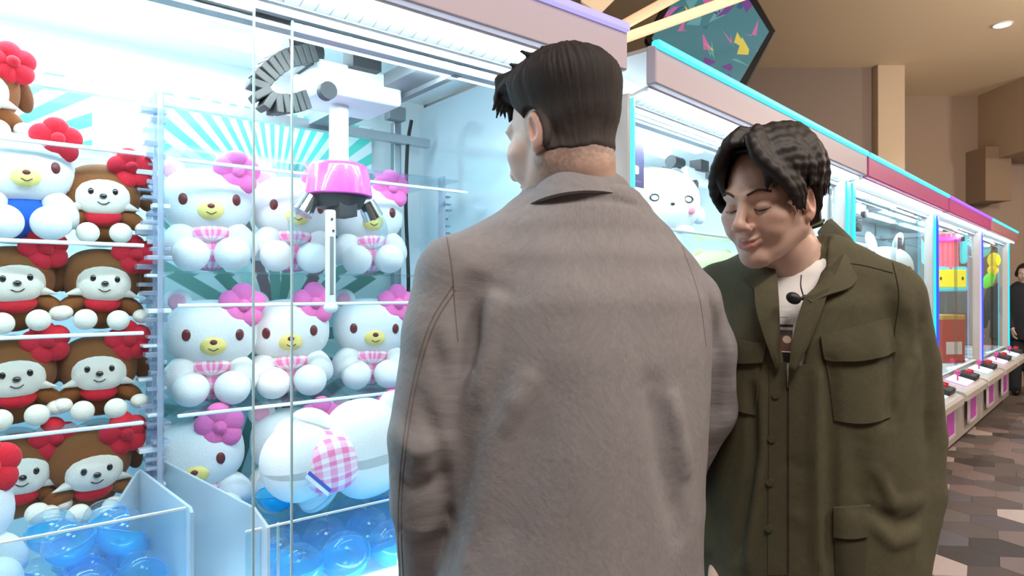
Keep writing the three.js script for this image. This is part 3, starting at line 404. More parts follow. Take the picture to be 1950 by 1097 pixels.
{ // prizes in the other machines
  const round = (name, label, mat, R, o = {}) => {
    const t = thing(name, label, 'plush toy'); part('body', superE(...R, 2.3), mat, t, [0, R[1], 0]);
    for (const s of [-1, 1]) {
      if (o.ears) part('ear', superE(R[0] * 0.2, R[1] * (o.long ?? 0.24), R[2] * 0.14, 2), o.ears, t, [s * R[0] * 0.55, R[1] * (1.82 + (o.long ? 0.35 : 0)), 0], [0, 0, -s * 0.4]);
      part('eye', new THREE.TorusGeometry(R[0] * 0.075, R[0] * 0.018, 8, 20).scale(1.3, 0.9, 1), P.eye, t, [s * R[0] * 0.4, R[1] * 1.02, onE(R[0] * 0.4, R[1] * 0.02, ...R, 2.3)]);
      if (o.blush) part('cheek', sph(R[0] * 0.1, R[1] * 0.1, 0.006, 14, 10), P.rose, t, [s * R[0] * 0.5, R[1] * 0.72, onE(R[0] * 0.5, R[1] * 0.28, ...R, 2.3)]);
      part('foot', superE(R[0] * 0.22, R[1] * 0.16, R[2] * 0.22, 2), mat, t, [s * R[0] * 0.4, R[1] * 0.16, R[2] * 0.75]);
      part('flipper', superE(R[0] * 0.18, R[1] * 0.3, R[2] * 0.18, 2), mat, t, [s * R[0] * 0.98, R[1] * 0.7, R[2] * 0.2], [0, 0, s * 0.5]);
    }
    part('nose', sph(R[0] * 0.05, R[1] * 0.04, 0.008, 12, 8), P.stitch, t, [0, R[1] * 0.86, R[2]]); return t;
  };
  const shelfB = (m, x0, x1, y, z0, z1, n) => { part('shelf_plate' + n, bx(x1 - x0, 0.006, z0 - z1, (x0 + x1) / 2, y, (z0 + z1) / 2), M.clear, m); part('shelf_bar' + n, rb(x1 - x0, 0.01, 0.01, 0.003).translate((x0 + x1) / 2, y, z0), M.bar, m); };
  shelfB(mB, 0.1, 1.98, 1.6, -0.22, -0.75, ''); shelfB(mB, 0.1, 1.98, 1.33, -0.22, -0.75, '_001'); shelfB(mB, 0.1, 1.98, 1.03, -0.22, -0.75, '_002');
  const rods = new THREE.Group(); rods.name = 'clear_rods'; mB.add(rods); for (let i = 0; i < 12; i++) part('clear_rod' + (i ? '_' + String(i).padStart(3, '0') : ''), new THREE.CylinderGeometry(0.006, 0.006, 0.5, 10).translate(1.02 + i * 0.045, 1.58 + (i % 3) * 0.02 - 0.2, -0.19), i % 2 ? M.clear : M.bar, rods);
  put(round('plush_seal', 'large white round plush toy with blushing cheeks and grey ears in the second machine', P.white, [0.2, 0.15, 0.15], { ears: P.grey, blush: 1 }), mB, 0.82, 1.605, -0.5, -0.5);
  put(round('plush_seal', 'grey and white plush toy on the shelf under the blushing white one', P.lilac, [0.17, 0.11, 0.13], { ears: P.grey }), mB, 0.9, 1.335, -0.5, -0.4);
  put(round('plush_chick', 'pale yellow plush toy on the middle shelf behind the younger man\'s face', P.bigYellow, [0.15, 0.12, 0.13], { ears: P.bigYellow }), mB, 1.33, 1.335, -0.48, -0.4);
  put(round('plush_chick', 'pale yellow plush toy on the lower shelf of the second machine', P.bigYellow, [0.16, 0.13, 0.13], { ears: P.white }), mB, 1.2, 1.035, -0.48, -0.4);
  put(round('plush_seal', 'white plush toy low in the second machine behind the coat shoulder', P.white, [0.16, 0.13, 0.13], { ears: P.white }), mB, 0.82, 1.035, -0.48, -0.4);
  put(round('plush_seal', 'white plush toy standing at the right end of the second machine', P.white, [0.15, 0.14, 0.12], { ears: P.grey }), mB, 1.85, 1.335, -0.42, -0.4);
  shelfB(mC, 0.1, 2.0, 1.36, -0.16, -0.5, ''); shelfB(mC, 0.1, 2.0, 1.02, -0.16, -0.5, '_001');
  put(round('plush_rabbit', 'white long eared plush rabbit on the shelf of the third machine', P.white, [0.21, 0.17, 0.14], { ears: P.white, long: 0.5 }), mC, 1.66, 1.365, -0.33, -0.6);
  put(round('plush_cat', 'grey plush toy beside the white rabbit in the third machine', P.grey, [0.13, 0.14, 0.12], { ears: P.grey }), mC, 1.15, 1.365, -0.33, -0.5);
  put(round('plush_rabbit', 'white plush toy on the lower shelf of the third machine', P.white, [0.2, 0.13, 0.14], { ears: P.rose }), mC, 1.75, 1.025, -0.33, -0.6);
  put(round('plush_cat', 'lilac plush toy at the left end of the third machine', P.lilac, [0.17, 0.16, 0.14], { ears: P.lilac }), mC, 0.55, 1.365, -0.33, -0.4);
  // boxed figure, cream bowl and white tray on the bed of machine D
  const bxd = thing('prize_box', 'red boxed prize with a cream plush leaning on it in the fourth machine', 'boxed prize'); part('carton', rb(0.26, 0.42, 0.2, 0.01).translate(0, 0.21, 0), phy(0xc8423c, 0.4), bxd); part('carton_lid', rb(0.265, 0.05, 0.205, 0.01).translate(0, 0.43, 0), phy(0xd9a24a, 0.4), bxd); part('printed_panel', rb(0.18, 0.12, 0.006, 0.003).translate(0, 0.14, 0.102), phy(0xf0d8d0, 0.4), bxd);
  put(bxd, mD, 1.55, 0.692, -0.3, -0.6);
  put(round('plush_lamb', 'cream plush toy lying next to the red box', P.cream, [0.12, 0.17, 0.11], { ears: P.cream }), mD, 1.9, 0.692, -0.33, -0.5);
  const tray = thing('prize_tray', 'white tray with a dark strap on the bed of the farthest machine', 'tray'); part('tray', plate([[-0.35, -0.25], [0.35, -0.25], [0.3, 0.25], [-0.3, 0.25]], 0.05, 0.01).rotateX(-Math.PI / 2).translate(0, 0.035, 0), M.white, tray); part('strap', rb(0.03, 0.02, 0.5, 0.004).translate(0.1, 0.075, 0), M.dark, tray);
  put(tray, mE, 0.7, 0.692, -0.5, 0.1);
}

// ---------------------------------------------------------------- distance fields for bodies and clothes
const smin = (a, b, k) => { if (k <= 0) return Math.min(a, b); const h = Math.max(k - Math.abs(a - b), 0) / k; return Math.min(a, b) - h * h * k * 0.25; };
class Field {
  constructor(min, max, cell) { this.min = min; this.cell = cell; this.n = min.map((m, i) => Math.ceil((max[i] - m) / cell) + 1); this.d = new Float32Array(this.n[0] * this.n[1] * this.n[2]).fill(1); }
  each(box, f) {
    const [nx, ny, nz] = this.n, c = this.cell, m = this.min, lo = [0, 1, 2].map((i) => Math.max(0, Math.floor(((box ? box[0][i] : -1e9) - m[i]) / c))), hi = [0, 1, 2].map((i) => Math.min(this.n[i] - 1, Math.ceil(((box ? box[1][i] : 1e9) - m[i]) / c)));
    for (let z = lo[2]; z <= hi[2]; z++) for (let y = lo[1]; y <= hi[1]; y++) { let i = (z * ny + y) * nx + lo[0]; for (let x = lo[0]; x <= hi[0]; x++, i++) this.d[i] = f(m[0] + x * c, m[1] + y * c, m[2] + z * c, this.d[i]); }
    return this;
  }
  add(fn, k = 0.01, box) { return this.each(box, (x, y, z, d) => smin(d, fn(x, y, z), k)); }
  cut(fn, k = 0.004, box) { return this.each(box, (x, y, z, d) => -smin(-d, fn(x, y, z), k)); }
  caps(pts, k = 0.01) { for (let i = 1; i < pts.length; i++) { const a = pts[i - 1], b = pts[i], R = Math.max(a[3], b[3]) + k + this.cell * 4; this.add(cap(a, b, a[3], b[3]), k, [[0, 1, 2].map((j) => Math.min(a[j], b[j]) - R), [0, 1, 2].map((j) => Math.max(a[j], b[j]) + R)]); } return this; }
  move(fn, near = 0.04) { return this.each(null, (x, y, z, d) => (Math.abs(d) < near ? d + fn(x, y, z, d) : d)); }
  at(x, y, z) {
    const [nx, ny, nz] = this.n, c = this.cell, m = this.min; let a = (x - m[0]) / c, b = (y - m[1]) / c, e = (z - m[2]) / c;
    if (a < 0 || b < 0 || e < 0 || a >= nx - 1 || b >= ny - 1 || e >= nz - 1) return 0.5;
    const i = Math.floor(a), j = Math.floor(b), k = Math.floor(e), D = this.d, o = (k * ny + j) * nx + i, s = nx * ny; a -= i; b -= j; e -= k;
    const l = (p, q, t) => p + (q - p) * t;
    return l(l(l(D[o], D[o + 1], a), l(D[o + nx], D[o + nx + 1], a), b), l(l(D[o + s], D[o + s + 1], a), l(D[o + s + nx], D[o + s + nx + 1], a), b), e);
  }
  normal(x, y, z, h = this.cell * 0.8) { return V(this.at(x + h, y, z) - this.at(x - h, y, z), this.at(x, y + h, z) - this.at(x, y - h, z), this.at(x, y, z + h) - this.at(x, y, z - h)).normalize(); }
  hit(px, py, t0 = 0.6, t1 = 2.2) {                               // where a line of sight meets the surface
    const dx = (px - 975) / F, dy = -(py - 553) / F, L = Math.hypot(dx, dy, 1); let t = t0;
    for (; t < t1; t += 0.003) if (this.at(dx * t / L, EYE + dy * t / L, -t / L) < 0) break;
    if (t >= t1) return null; let a = t - 0.003, b = t;
    for (let i = 0; i < 12; i++) { const q = (a + b) / 2; if (this.at(dx * q / L, EYE + dy * q / L, -q / L) < 0) b = q; else a = q; }
    return V(dx * b / L, EYE + dy * b / L, -b / L);
  }
  mesh(uvf, colf) {                                                // naive surface nets
    const [nx, ny, nz] = this.n, D = this.d, c = this.cell, m = this.min, id = new Int32Array(D.length).fill(-1), P = [], I = [], s = nx * ny, off = [0, 1, nx, nx + 1, s, s + 1, s + nx, s + nx + 1];
    const E = [[0, 1], [2, 3], [4, 5], [6, 7], [0, 2], [1, 3], [4, 6], [5, 7], [0, 4], [1, 5], [2, 6], [3, 7]];
    for (let z = 0; z < nz - 1; z++) for (let y = 0; y < ny - 1; y++) for (let x = 0; x < nx - 1; x++) {
      const o = (z * ny + y) * nx + x; let mask = 0; for (let k = 0; k < 8; k++) if (D[o + off[k]] < 0) mask |= 1 << k;
      if (mask === 0 || mask === 255) continue; let px = 0, py = 0, pz = 0, n = 0;
      for (const [a, b] of E) { if (((mask >> a) & 1) === ((mask >> b) & 1)) continue; const t = D[o + off[a]] / (D[o + off[a]] - D[o + off[b]]); px += (a & 1) + ((b & 1) - (a & 1)) * t; py += ((a >> 1) & 1) + (((b >> 1) & 1) - ((a >> 1) & 1)) * t; pz += (a >> 2) + ((b >> 2) - (a >> 2)) * t; n++; }
      id[o] = P.length / 3; P.push(m[0] + (x + px / n) * c, m[1] + (y + py / n) * c, m[2] + (z + pz / n) * c);
    }
    const quad = (a, b, e, f, flip) => { if (a < 0 || b < 0 || e < 0 || f < 0) return; flip ? I.push(a, e, b, a, f, e) : I.push(a, b, e, a, e, f); };
    for (let z = 1; z < nz - 1; z++) for (let y = 1; y < ny - 1; y++) for (let x = 1; x < nx - 1; x++) {
      const o = (z * ny + y) * nx + x, q = D[o] < 0;
      if (q !== D[o + 1] < 0) quad(id[o - nx - s], id[o - s], id[o], id[o - nx], !q);
      if (q !== D[o + nx] < 0) quad(id[o - 1 - s], id[o - 1], id[o], id[o - s], !q);
      if (q !== D[o + s] < 0) quad(id[o - 1 - nx], id[o - nx], id[o], id[o - 1], !q);
    }
    const g = new THREE.BufferGeometry(), N = new Float32Array(P.length), U = new Float32Array(P.length / 3 * 2), C = colf && new Float32Array(P.length);
    for (let i = 0; i < P.length; i += 3) {
      const v = this.normal(P[i], P[i + 1], P[i + 2]); N[i] = v.x; N[i + 1] = v.y; N[i + 2] = v.z; const u = uvf ? uvf(P[i], P[i + 1], P[i + 2]) : [P[i], P[i + 1]]; U[i / 3 * 2] = u[0]; U[i / 3 * 2 + 1] = u[1];
      if (colf) { const k = colf(P[i], P[i + 1], P[i + 2]); C[i] = k[0]; C[i + 1] = k[1]; C[i + 2] = k[2]; }
    }
    g.setAttribute('position', new THREE.BufferAttribute(new Float32Array(P), 3)); g.setAttribute('normal', new THREE.BufferAttribute(N, 3)); g.setAttribute('uv', new THREE.BufferAttribute(U, 2)); if (colf) g.setAttribute('color', new THREE.BufferAttribute(C, 3)); g.setIndex(I); return g;
  }
}
const cap = (a, b, ra, rb_) => { const bx0 = b[0] - a[0], by = b[1] - a[1], bz = b[2] - a[2], L = bx0 * bx0 + by * by + bz * bz || 1e-9; return (x, y, z) => { x -= a[0]; y -= a[1]; z -= a[2]; const t = Math.min(1, Math.max(0, (x * bx0 + y * by + z * bz) / L)); return Math.hypot(x - t * bx0, y - t * by, z - t * bz) - ra - (rb_ - ra) * t; }; };
const ell = (c, r, rot) => { const m = rot && new THREE.Matrix3().setFromMatrix4(new THREE.Matrix4().makeRotationFromEuler(new THREE.Euler(...rot))).transpose().elements; return (x, y, z) => { x -= c[0]; y -= c[1]; z -= c[2]; if (m) [x, y, z] = [m[0] * x + m[3] * y + m[6] * z, m[1] * x + m[4] * y + m[7] * z, m[2] * x + m[5] * y + m[8] * z]; const k0 = Math.hypot(x / r[0], y / r[1], z / r[2]), k1 = Math.hypot(x / r[0] ** 2, y / r[1] ** 2, z / r[2] ** 2); return k1 < 1e-6 ? -Math.min(...r) : k0 * (k0 - 1) / k1; }; };
// a trunk: ellipses stacked along y, [y, x, z, half width, half depth], turned by yaw
function trunk(S, yaw, soft = 0.02) {
  const c = Math.cos(yaw), s = Math.sin(yaw), top = S[S.length - 1][0], bot = S[0][0];
  return (x, y, z) => {
    let i = 1; while (i < S.length - 1 && y > S[i][0]) i++; const A = S[i - 1], B = S[i]; let t = Math.min(1, Math.max(0, (y - A[0]) / (B[0] - A[0]))); t = t * t * (3 - 2 * t) * 0.5 + t * 0.5;
    const q = [1, 2, 3, 4].map((k) => A[k] + (B[k] - A[k]) * t), X = x - q[0], Z = z - q[1], u = X * c - Z * s, w = X * s + Z * c, k0 = Math.hypot(u / q[2], w / q[3]), k1 = Math.hypot(u / q[2] ** 2, w / q[3] ** 2);
    const d = k1 < 1e-6 ? -Math.min(q[2], q[3]) : k0 * (k0 - 1) / k1; return -smin(-d, -Math.max(y - top, bot - y), soft);
  };
}
const polyD = (pts) => (x, y, z) => { let m = 1e9; for (let i = 1; i < pts.length; i++) { const a = pts[i - 1], b = pts[i], ux = b.x - a.x, uy = b.y - a.y, uz = b.z - a.z, t = Math.min(1, Math.max(0, ((x - a.x) * ux + (y - a.y) * uy + (z - a.z) * uz) / (ux * ux + uy * uy + uz * uz))); m = Math.min(m, Math.hypot(x - a.x - t * ux, y - a.y - t * uy, z - a.z - t * uz)); } return m; };
function folds(f, list) {                                          // [[px, py] ..., width, height]: soft ridges (or grooves) of the cloth
  for (const [line, w, h] of list) {
    const pts = line.map(([a, b]) => f.hit(a, b)).filter(Boolean); if (pts.length < 2) continue; const D = polyD(pts), n = pts.length, R = w * 2.6 + 0.01;
    const ends = [pts[0], pts[n - 1]], box = [['x', 'y', 'z'].map((k) => Math.min(...pts.map((p) => p[k])) - R), ['x', 'y', 'z'].map((k) => Math.max(...pts.map((p) => p[k])) + R)];
    f.each(box, (x, y, z, d) => { if (Math.abs(d) > 0.05) return d; const q = D(x, y, z) / w; if (q > 2.6) return d; const e = Math.min(1, Math.min(...ends.map((p) => Math.hypot(x - p.x, y - p.y, z - p.z))) / (w * 2)); return d - 1.8 * h * Math.exp(-q * q) * (0.25 + 0.75 * e); });
  }
}
function surfLine(f, line, lift, n = 40) { const c = new THREE.CatmullRomCurve3(line.map(([a, b]) => V(a, b, 0))), o = []; for (let i = 0; i <= n; i++) { const p = c.getPoint(i / n), h = f.hit(p.x, p.y); if (h) o.push(h.addScaledVector(f.normal(h.x, h.y, h.z), lift)); } return o; }
function patch(f, quad, thick, nu = 14, nv = 10, bulge = 0) {       // a cloth piece lying on the surface; quad: four corners, clockwise from top left
  const [a, b, c, d] = quad, front = [], back = [], L = (p, q, t) => p + (q - p) * t;
  for (let j = 0; j <= nv; j++) for (let i = 0; i <= nu; i++) {
    const u = i / nu, v = j / nv, x = L(L(a[0], b[0], u), L(d[0], c[0], u), v), y = L(L(a[1], b[1], u), L(d[1], c[1], u), v) + (quad[4] ?? 0) * Math.sin(Math.PI * u) * v, h = f.hit(x, y); if (!h) return null;
    const n = f.normal(h.x, h.y, h.z, f.cell * 2); front.push(h.clone().addScaledVector(n, thick + bulge * Math.sin(Math.PI * u) * Math.sin(Math.PI * Math.min(1, v * 1.3) / 2))); back.push(h.clone().addScaledVector(n, -0.004));
  }
  return sheet(front, back, nu, nv);
}
function sheet(front, back, nu, nv) {                               // closed slab between two grids of points
  const W = nu + 1, K = front.length, P = [...front, ...back].flatMap((p) => [p.x, p.y, p.z]), I = [], q = (a, b, c, d) => I.push(a, b, c, a, c, d);
  for (let j = 0; j < nv; j++) for (let i = 0; i < nu; i++) { const o = j * W + i; q(o, o + W, o + W + 1, o + 1); q(K + o, K + o + 1, K + o + W + 1, K + o + W); }
  for (let i = 0; i < nu; i++) { q(i, i + 1, K + i + 1, K + i); const o = nv * W + i; q(o, K + o, K + o + 1, o + 1); }
  for (let j = 0; j < nv; j++) { const o = j * W; q(o, K + o, K + o + W, o + W); const e = o + nu; q(e, e + W, K + e + W, K + e); }
  const g = new THREE.BufferGeometry(); g.setAttribute('position', new THREE.BufferAttribute(new Float32Array(P), 3)); g.setIndex(I);
  const t = g.toNonIndexed(); t.computeVertexNormals(); const pa = t.attributes.position, uv = new Float32Array(pa.count * 2); for (let i = 0; i < pa.count; i++) { uv[2 * i] = pa.getX(i) * 4; uv[2 * i + 1] = pa.getY(i) * 4; } t.setAttribute('uv', new THREE.BufferAttribute(uv, 2));
  // smooth the broad faces, keep the edges
  const acc = new Map(), na = t.attributes.normal, key = (i) => [pa.getX(i), pa.getY(i), pa.getZ(i)].map((v) => Math.round(v * 2e4)).join();
  for (let i = 0; i < pa.count; i++) { const k = key(i), l = acc.get(k) ?? []; l.push(i); acc.set(k, l); }
  const src = na.array.slice(); for (const l of acc.values()) for (const i of l) { const n = V(0, 0, 0), me = V(src[3 * i], src[3 * i + 1], src[3 * i + 2]); for (const j of l) { const o = V(src[3 * j], src[3 * j + 1], src[3 * j + 2]); if (o.dot(me) > 0.6) n.add(o); } n.normalize(); na.setXYZ(i, n.x, n.y, n.z); }
  return t;
}

// ---------------------------------------------------------------- people
const cloth = (c, amp, s = 1) => dataTex(256, (u, v, x, y) => { const n = 1 + amp * (0.6 * tile3(u, v, 60, 3) + 0.5 * tile3(u, v, 22, 7) + 0.7 * (mulberry(x * 311 + y * 7919)() - 0.5)); return c.map((k) => Math.max(0, Math.min(255, k * n))); }, true);
const skinM = new THREE.MeshPhysicalMaterial({ color: 0xffffff, vertexColors: true, roughness: 0.5, clearcoat: 0.08, clearcoatRoughness: 0.5 });
const hairM = new THREE.MeshPhysicalMaterial({ color: 0x17110e, roughness: 0.45, sheen: 0.3, sheenColor: new THREE.Color(0x5a4030), sheenRoughness: 0.4 });
const weave = dataTex(128, (u, v, x, y) => 128 + 50 * (((x >> 1) + (y >> 1)) % 2 ? 1 : -1) * 0.6 + 50 * (mulberry(x * 91 + y * 577)() - 0.5));
const wool = std(0xffffff, 0.95, { map: cloth([136, 132, 133], 0.05), bumpMap: fuzz, bumpScale: 0.0008 });
const olive = std(0xffffff, 0.88, { map: cloth([77, 73, 52], 0.07), bumpMap: weave, bumpScale: 0.0003 });
const oliveDark = std(0xffffff, 0.9, { map: cloth([64, 61, 44], 0.06) });
const tee = std(0xe9e6e2, 0.9, { bumpMap: weave, bumpScale: 0.0002 }), navy = std(0x23252c, 0.9, { bumpMap: weave, bumpScale: 0.0004 }), leather = std(0x1c1815, 0.5), seamM = std(0x6f6762, 0.95), oliveSeam = std(0x33301e, 0.9);

function headField(o = {}) {
  const f = new Field([-0.125, -0.215, -0.16], [0.125, 0.165, 0.145], o.cell ?? 0.0027), E = (c, r, k, rot) => f.add(ell(c, r, rot), k), C = (a, b, ra, r2, k) => f.add(cap(a, b, ra, r2), k);
  E([0, 0.034, -0.012], [0.075, 0.092, 0.097], 0); E([0, -0.03, 0.028], [0.06, 0.085, 0.063], 0.03);
  for (const s of [-1, 1]) {
    C([s * 0.052, -0.05, -0.002], [s * 0.012, -0.097, 0.062], 0.022, 0.019, 0.025); E([s * 0.043, -0.02, 0.058], [0.026, 0.022, 0.026], 0.02); E([s * 0.037, -0.046, 0.063], [0.02, 0.019, 0.021], 0.018);
  }
  E([0, -0.1, 0.071], [0.02, 0.016, 0.015], 0.018); C([0, -0.06, -0.03], o.neck, 0.056, 0.064, 0.03);
  for (const s of [-1, 1]) { C([s * 0.014, 0.024, 0.088], [s * 0.047, 0.026, 0.07], 0.01, 0.009, 0.014); f.cut(ell([s * 0.033, 0.002, 0.103], [0.021, 0.013, 0.022]), 0.012); E([s * 0.033, 0.0, 0.0755], [0.0165, 0.0115, 0.0145], 0.004); }
  C([0, 0.018, 0.086], [0, -0.028, 0.111], 0.0075, 0.0105, 0.012); E([0, -0.034, 0.111], [0.0125, 0.011, 0.0125], 0.008);
  for (const s of [-1, 1]) { E([s * 0.0145, -0.038, 0.1], [0.009, 0.0085, 0.011], 0.006); f.cut(ell([s * 0.007, -0.0465, 0.105], [0.004, 0.004, 0.005]), 0.003); }
  const sm = o.smile ?? 0, mp = [[-0.027, -0.067 + sm, 0.079], [-0.014, -0.069 + sm * 0.3, 0.0895], [0, -0.07, 0.093], [0.014, -0.069 + sm * 0.3, 0.0895], [0.027, -0.067 + sm, 0.079]];
  for (let i = 1; i < 5; i++) { const a = mp[i - 1], b = mp[i]; C([a[0], a[1] + 0.0045, a[2]], [b[0], b[1] + 0.0045, b[2]], 0.0045, 0.0045, 0.006); C([a[0] * 0.85, a[1] - 0.006, a[2]], [b[0] * 0.85, b[1] - 0.006, b[2]], 0.0055, 0.0055, 0.006); }
  for (let i = 1; i < 5; i++) f.cut(cap([mp[i - 1][0], mp[i - 1][1], mp[i - 1][2] + 0.005], [mp[i][0], mp[i][1], mp[i][2] + 0.005], 0.0022, 0.0022), 0.003);
  for (const s of [-1, 1]) { f.cut(cap([s * 0.02, -0.037, 0.1], [s * 0.036, -0.066 + sm * 0.5, 0.083], 0.003, 0.003), 0.009); f.cut(cap([s * 0.02, 0.0105, 0.094], [s * 0.046, 0.009, 0.08], 0.0012, 0.0012), 0.003); }
  for (const s of [-1, 1]) {
    E([s * 0.079, -0.006, -0.01], [0.0095, 0.032, 0.0175], 0.006, [0.15, s * 0.4, 0]); f.cut(ell([s * 0.087, -0.002, -0.003], [0.0075, 0.02, 0.0095], [0.15, s * 0.4, 0]), 0.005); E([s * 0.078, -0.033, -0.002], [0.008, 0.011, 0.009], 0.006); C([s * 0.0765, -0.008, 0.006], [s * 0.0765, -0.018, 0.005], 0.005, 0.005, 0.005);
  }
  return f;
}
const skinCol = (base, nape) => (x, y, z) => {
  const st = nape && z < 0.03 ? ramp(-z + 0.03, 0, 0.03) * ramp(y + 0.012 * noise3(x * 300, y * 300, z * 300), -0.085, -0.045) * 0.72 : 0;
  const lip = Math.exp(-(((Math.abs(x)) / 0.026) ** 4)) * Math.exp(-(((y + 0.07) / 0.0085) ** 4)) * (z > 0.075 ? 1 : 0), ear = Math.abs(x) > 0.075 && y < 0.03 && y > -0.05 ? 0.55 : 0, ch = Math.exp(-(((Math.abs(x) - 0.042) / 0.02) ** 2 + ((y + 0.03) / 0.02) ** 2)) * (z > 0 ? 0.35 : 0) + Math.exp(-((x / 0.015) ** 2 + ((y + 0.035) / 0.015) ** 2)) * (z > 0.08 ? 0.4 : 0), m = (1 + 0.05 * noise3(x * 90, y * 90, z * 90)) * (1 - st * 0.8 * (Math.hypot((y + 0.006) / 0.034, (z + 0.002) / 0.02) < 1.1 && Math.abs(x) > 0.06 ? 0 : 1));
  return [base[0] * m * (1 - 0.18 * lip), base[1] * m * (1 - 0.5 * lip - 0.3 * ear - 0.22 * ch), base[2] * m * (1 - 0.45 * lip - 0.32 * ear - 0.22 * ch)];
};
function frame(pos, yawTo, pitch, roll = 0) {                       // yawTo: heading measured from +z towards +x; pitch downwards
  return new THREE.Matrix4().makeTranslation(...pos).multiply(new THREE.Matrix4().makeRotationFromEuler(new THREE.Euler(pitch, yawTo, roll, 'YXZ')));
}
function handGeo(curl, spread, side, col) {                         // hangs from the wrist along -y, back of the hand towards +x * side
  const f = new Field([-0.06, -0.21, -0.06], [0.06, 0.03, 0.07], 0.003);
  f.caps([[0, 0.03, 0, 0.026], [0, -0.01, 0, 0.025]], 0.01); f.add(ell([0, -0.05, 0], [0.015, 0.05, 0.04]), 0.015);
  [[0.03, 0.072, 0.0088], [0.011, 0.08, 0.0092], [-0.009, 0.074, 0.0088], [-0.028, 0.06, 0.0078]].forEach(([z, L, r], i) => {
    let p = [0, -0.085 + Math.abs(z) * 0.3, z], a = curl * (0.3 + i * 0.08); const pts = [[...[0, -0.06, z * 0.8], r + 0.001], [...p, r]];
    for (const [k, c] of [[0.45, 1], [0.3, 1.5], [0.25, 1.1]]) { p = [p[0] - side * Math.sin(a) * L * k, p[1] - Math.cos(a) * L * k, p[2] + z * spread * k]; pts.push([...p, r * (1.02 - 0.12 * (pts.length - 2))]); a += curl * 0.55 * c; } f.caps(pts, 0.003);
  });
  f.caps([[0, -0.025, 0.022, 0.014], [-side * 0.012, -0.05, 0.042, 0.0115], [-side * 0.022, -0.075, 0.05, 0.0098], [-side * 0.03, -0.096, 0.05, 0.0085]], 0.008);
  return f.mesh(null, (x, y, z) => { const m = 1 + 0.05 * noise3(x * 120, y * 120, z * 120); return [col[0] * m, col[1] * m, col[2] * m]; });
}
function bodyCore(parts, col) { const xs = parts.flat(); const lo = [0, 1, 2].map((k) => Math.min(...xs.map((p) => p[k] - p[3])) - 0.03), hi = [0, 1, 2].map((k) => Math.max(...xs.map((p) => p[k] + p[3])) + 0.03), f = new Field(lo, hi, 0.014); for (const p of parts) f.caps(p, 0.03); return f.mesh(null, () => col); }
function strandHair(H, th, amp, freq) {                             // hair as a shell over the head, grooved along its fall from the crown
  const f = new Field([-0.135, -0.13, -0.165], [0.135, 0.19, 0.155], 0.0027);
  f.each(null, (x, y, z) => { const h = H.at(x, y, z), a = Math.atan2(x, z + 0.03), q = Math.hypot(x, z + 0.03); return (h > 0.4 ? Math.hypot(x / 0.08, (y - 0.03) / 0.1, z / 0.1) * 0.08 - 0.08 : h) - th(x, y, z) - amp(y) * (noise3(a * freq, q * 22 + y * 10, 3) + 0.6 * noise3(a * freq * 2.3, q * 40, 9 + y * 16)); }); return f;
}
const ramp = (v, a, b) => { const t = Math.min(1, Math.max(0, (v - a) / (b - a))); return t * t * (3 - 2 * t); };

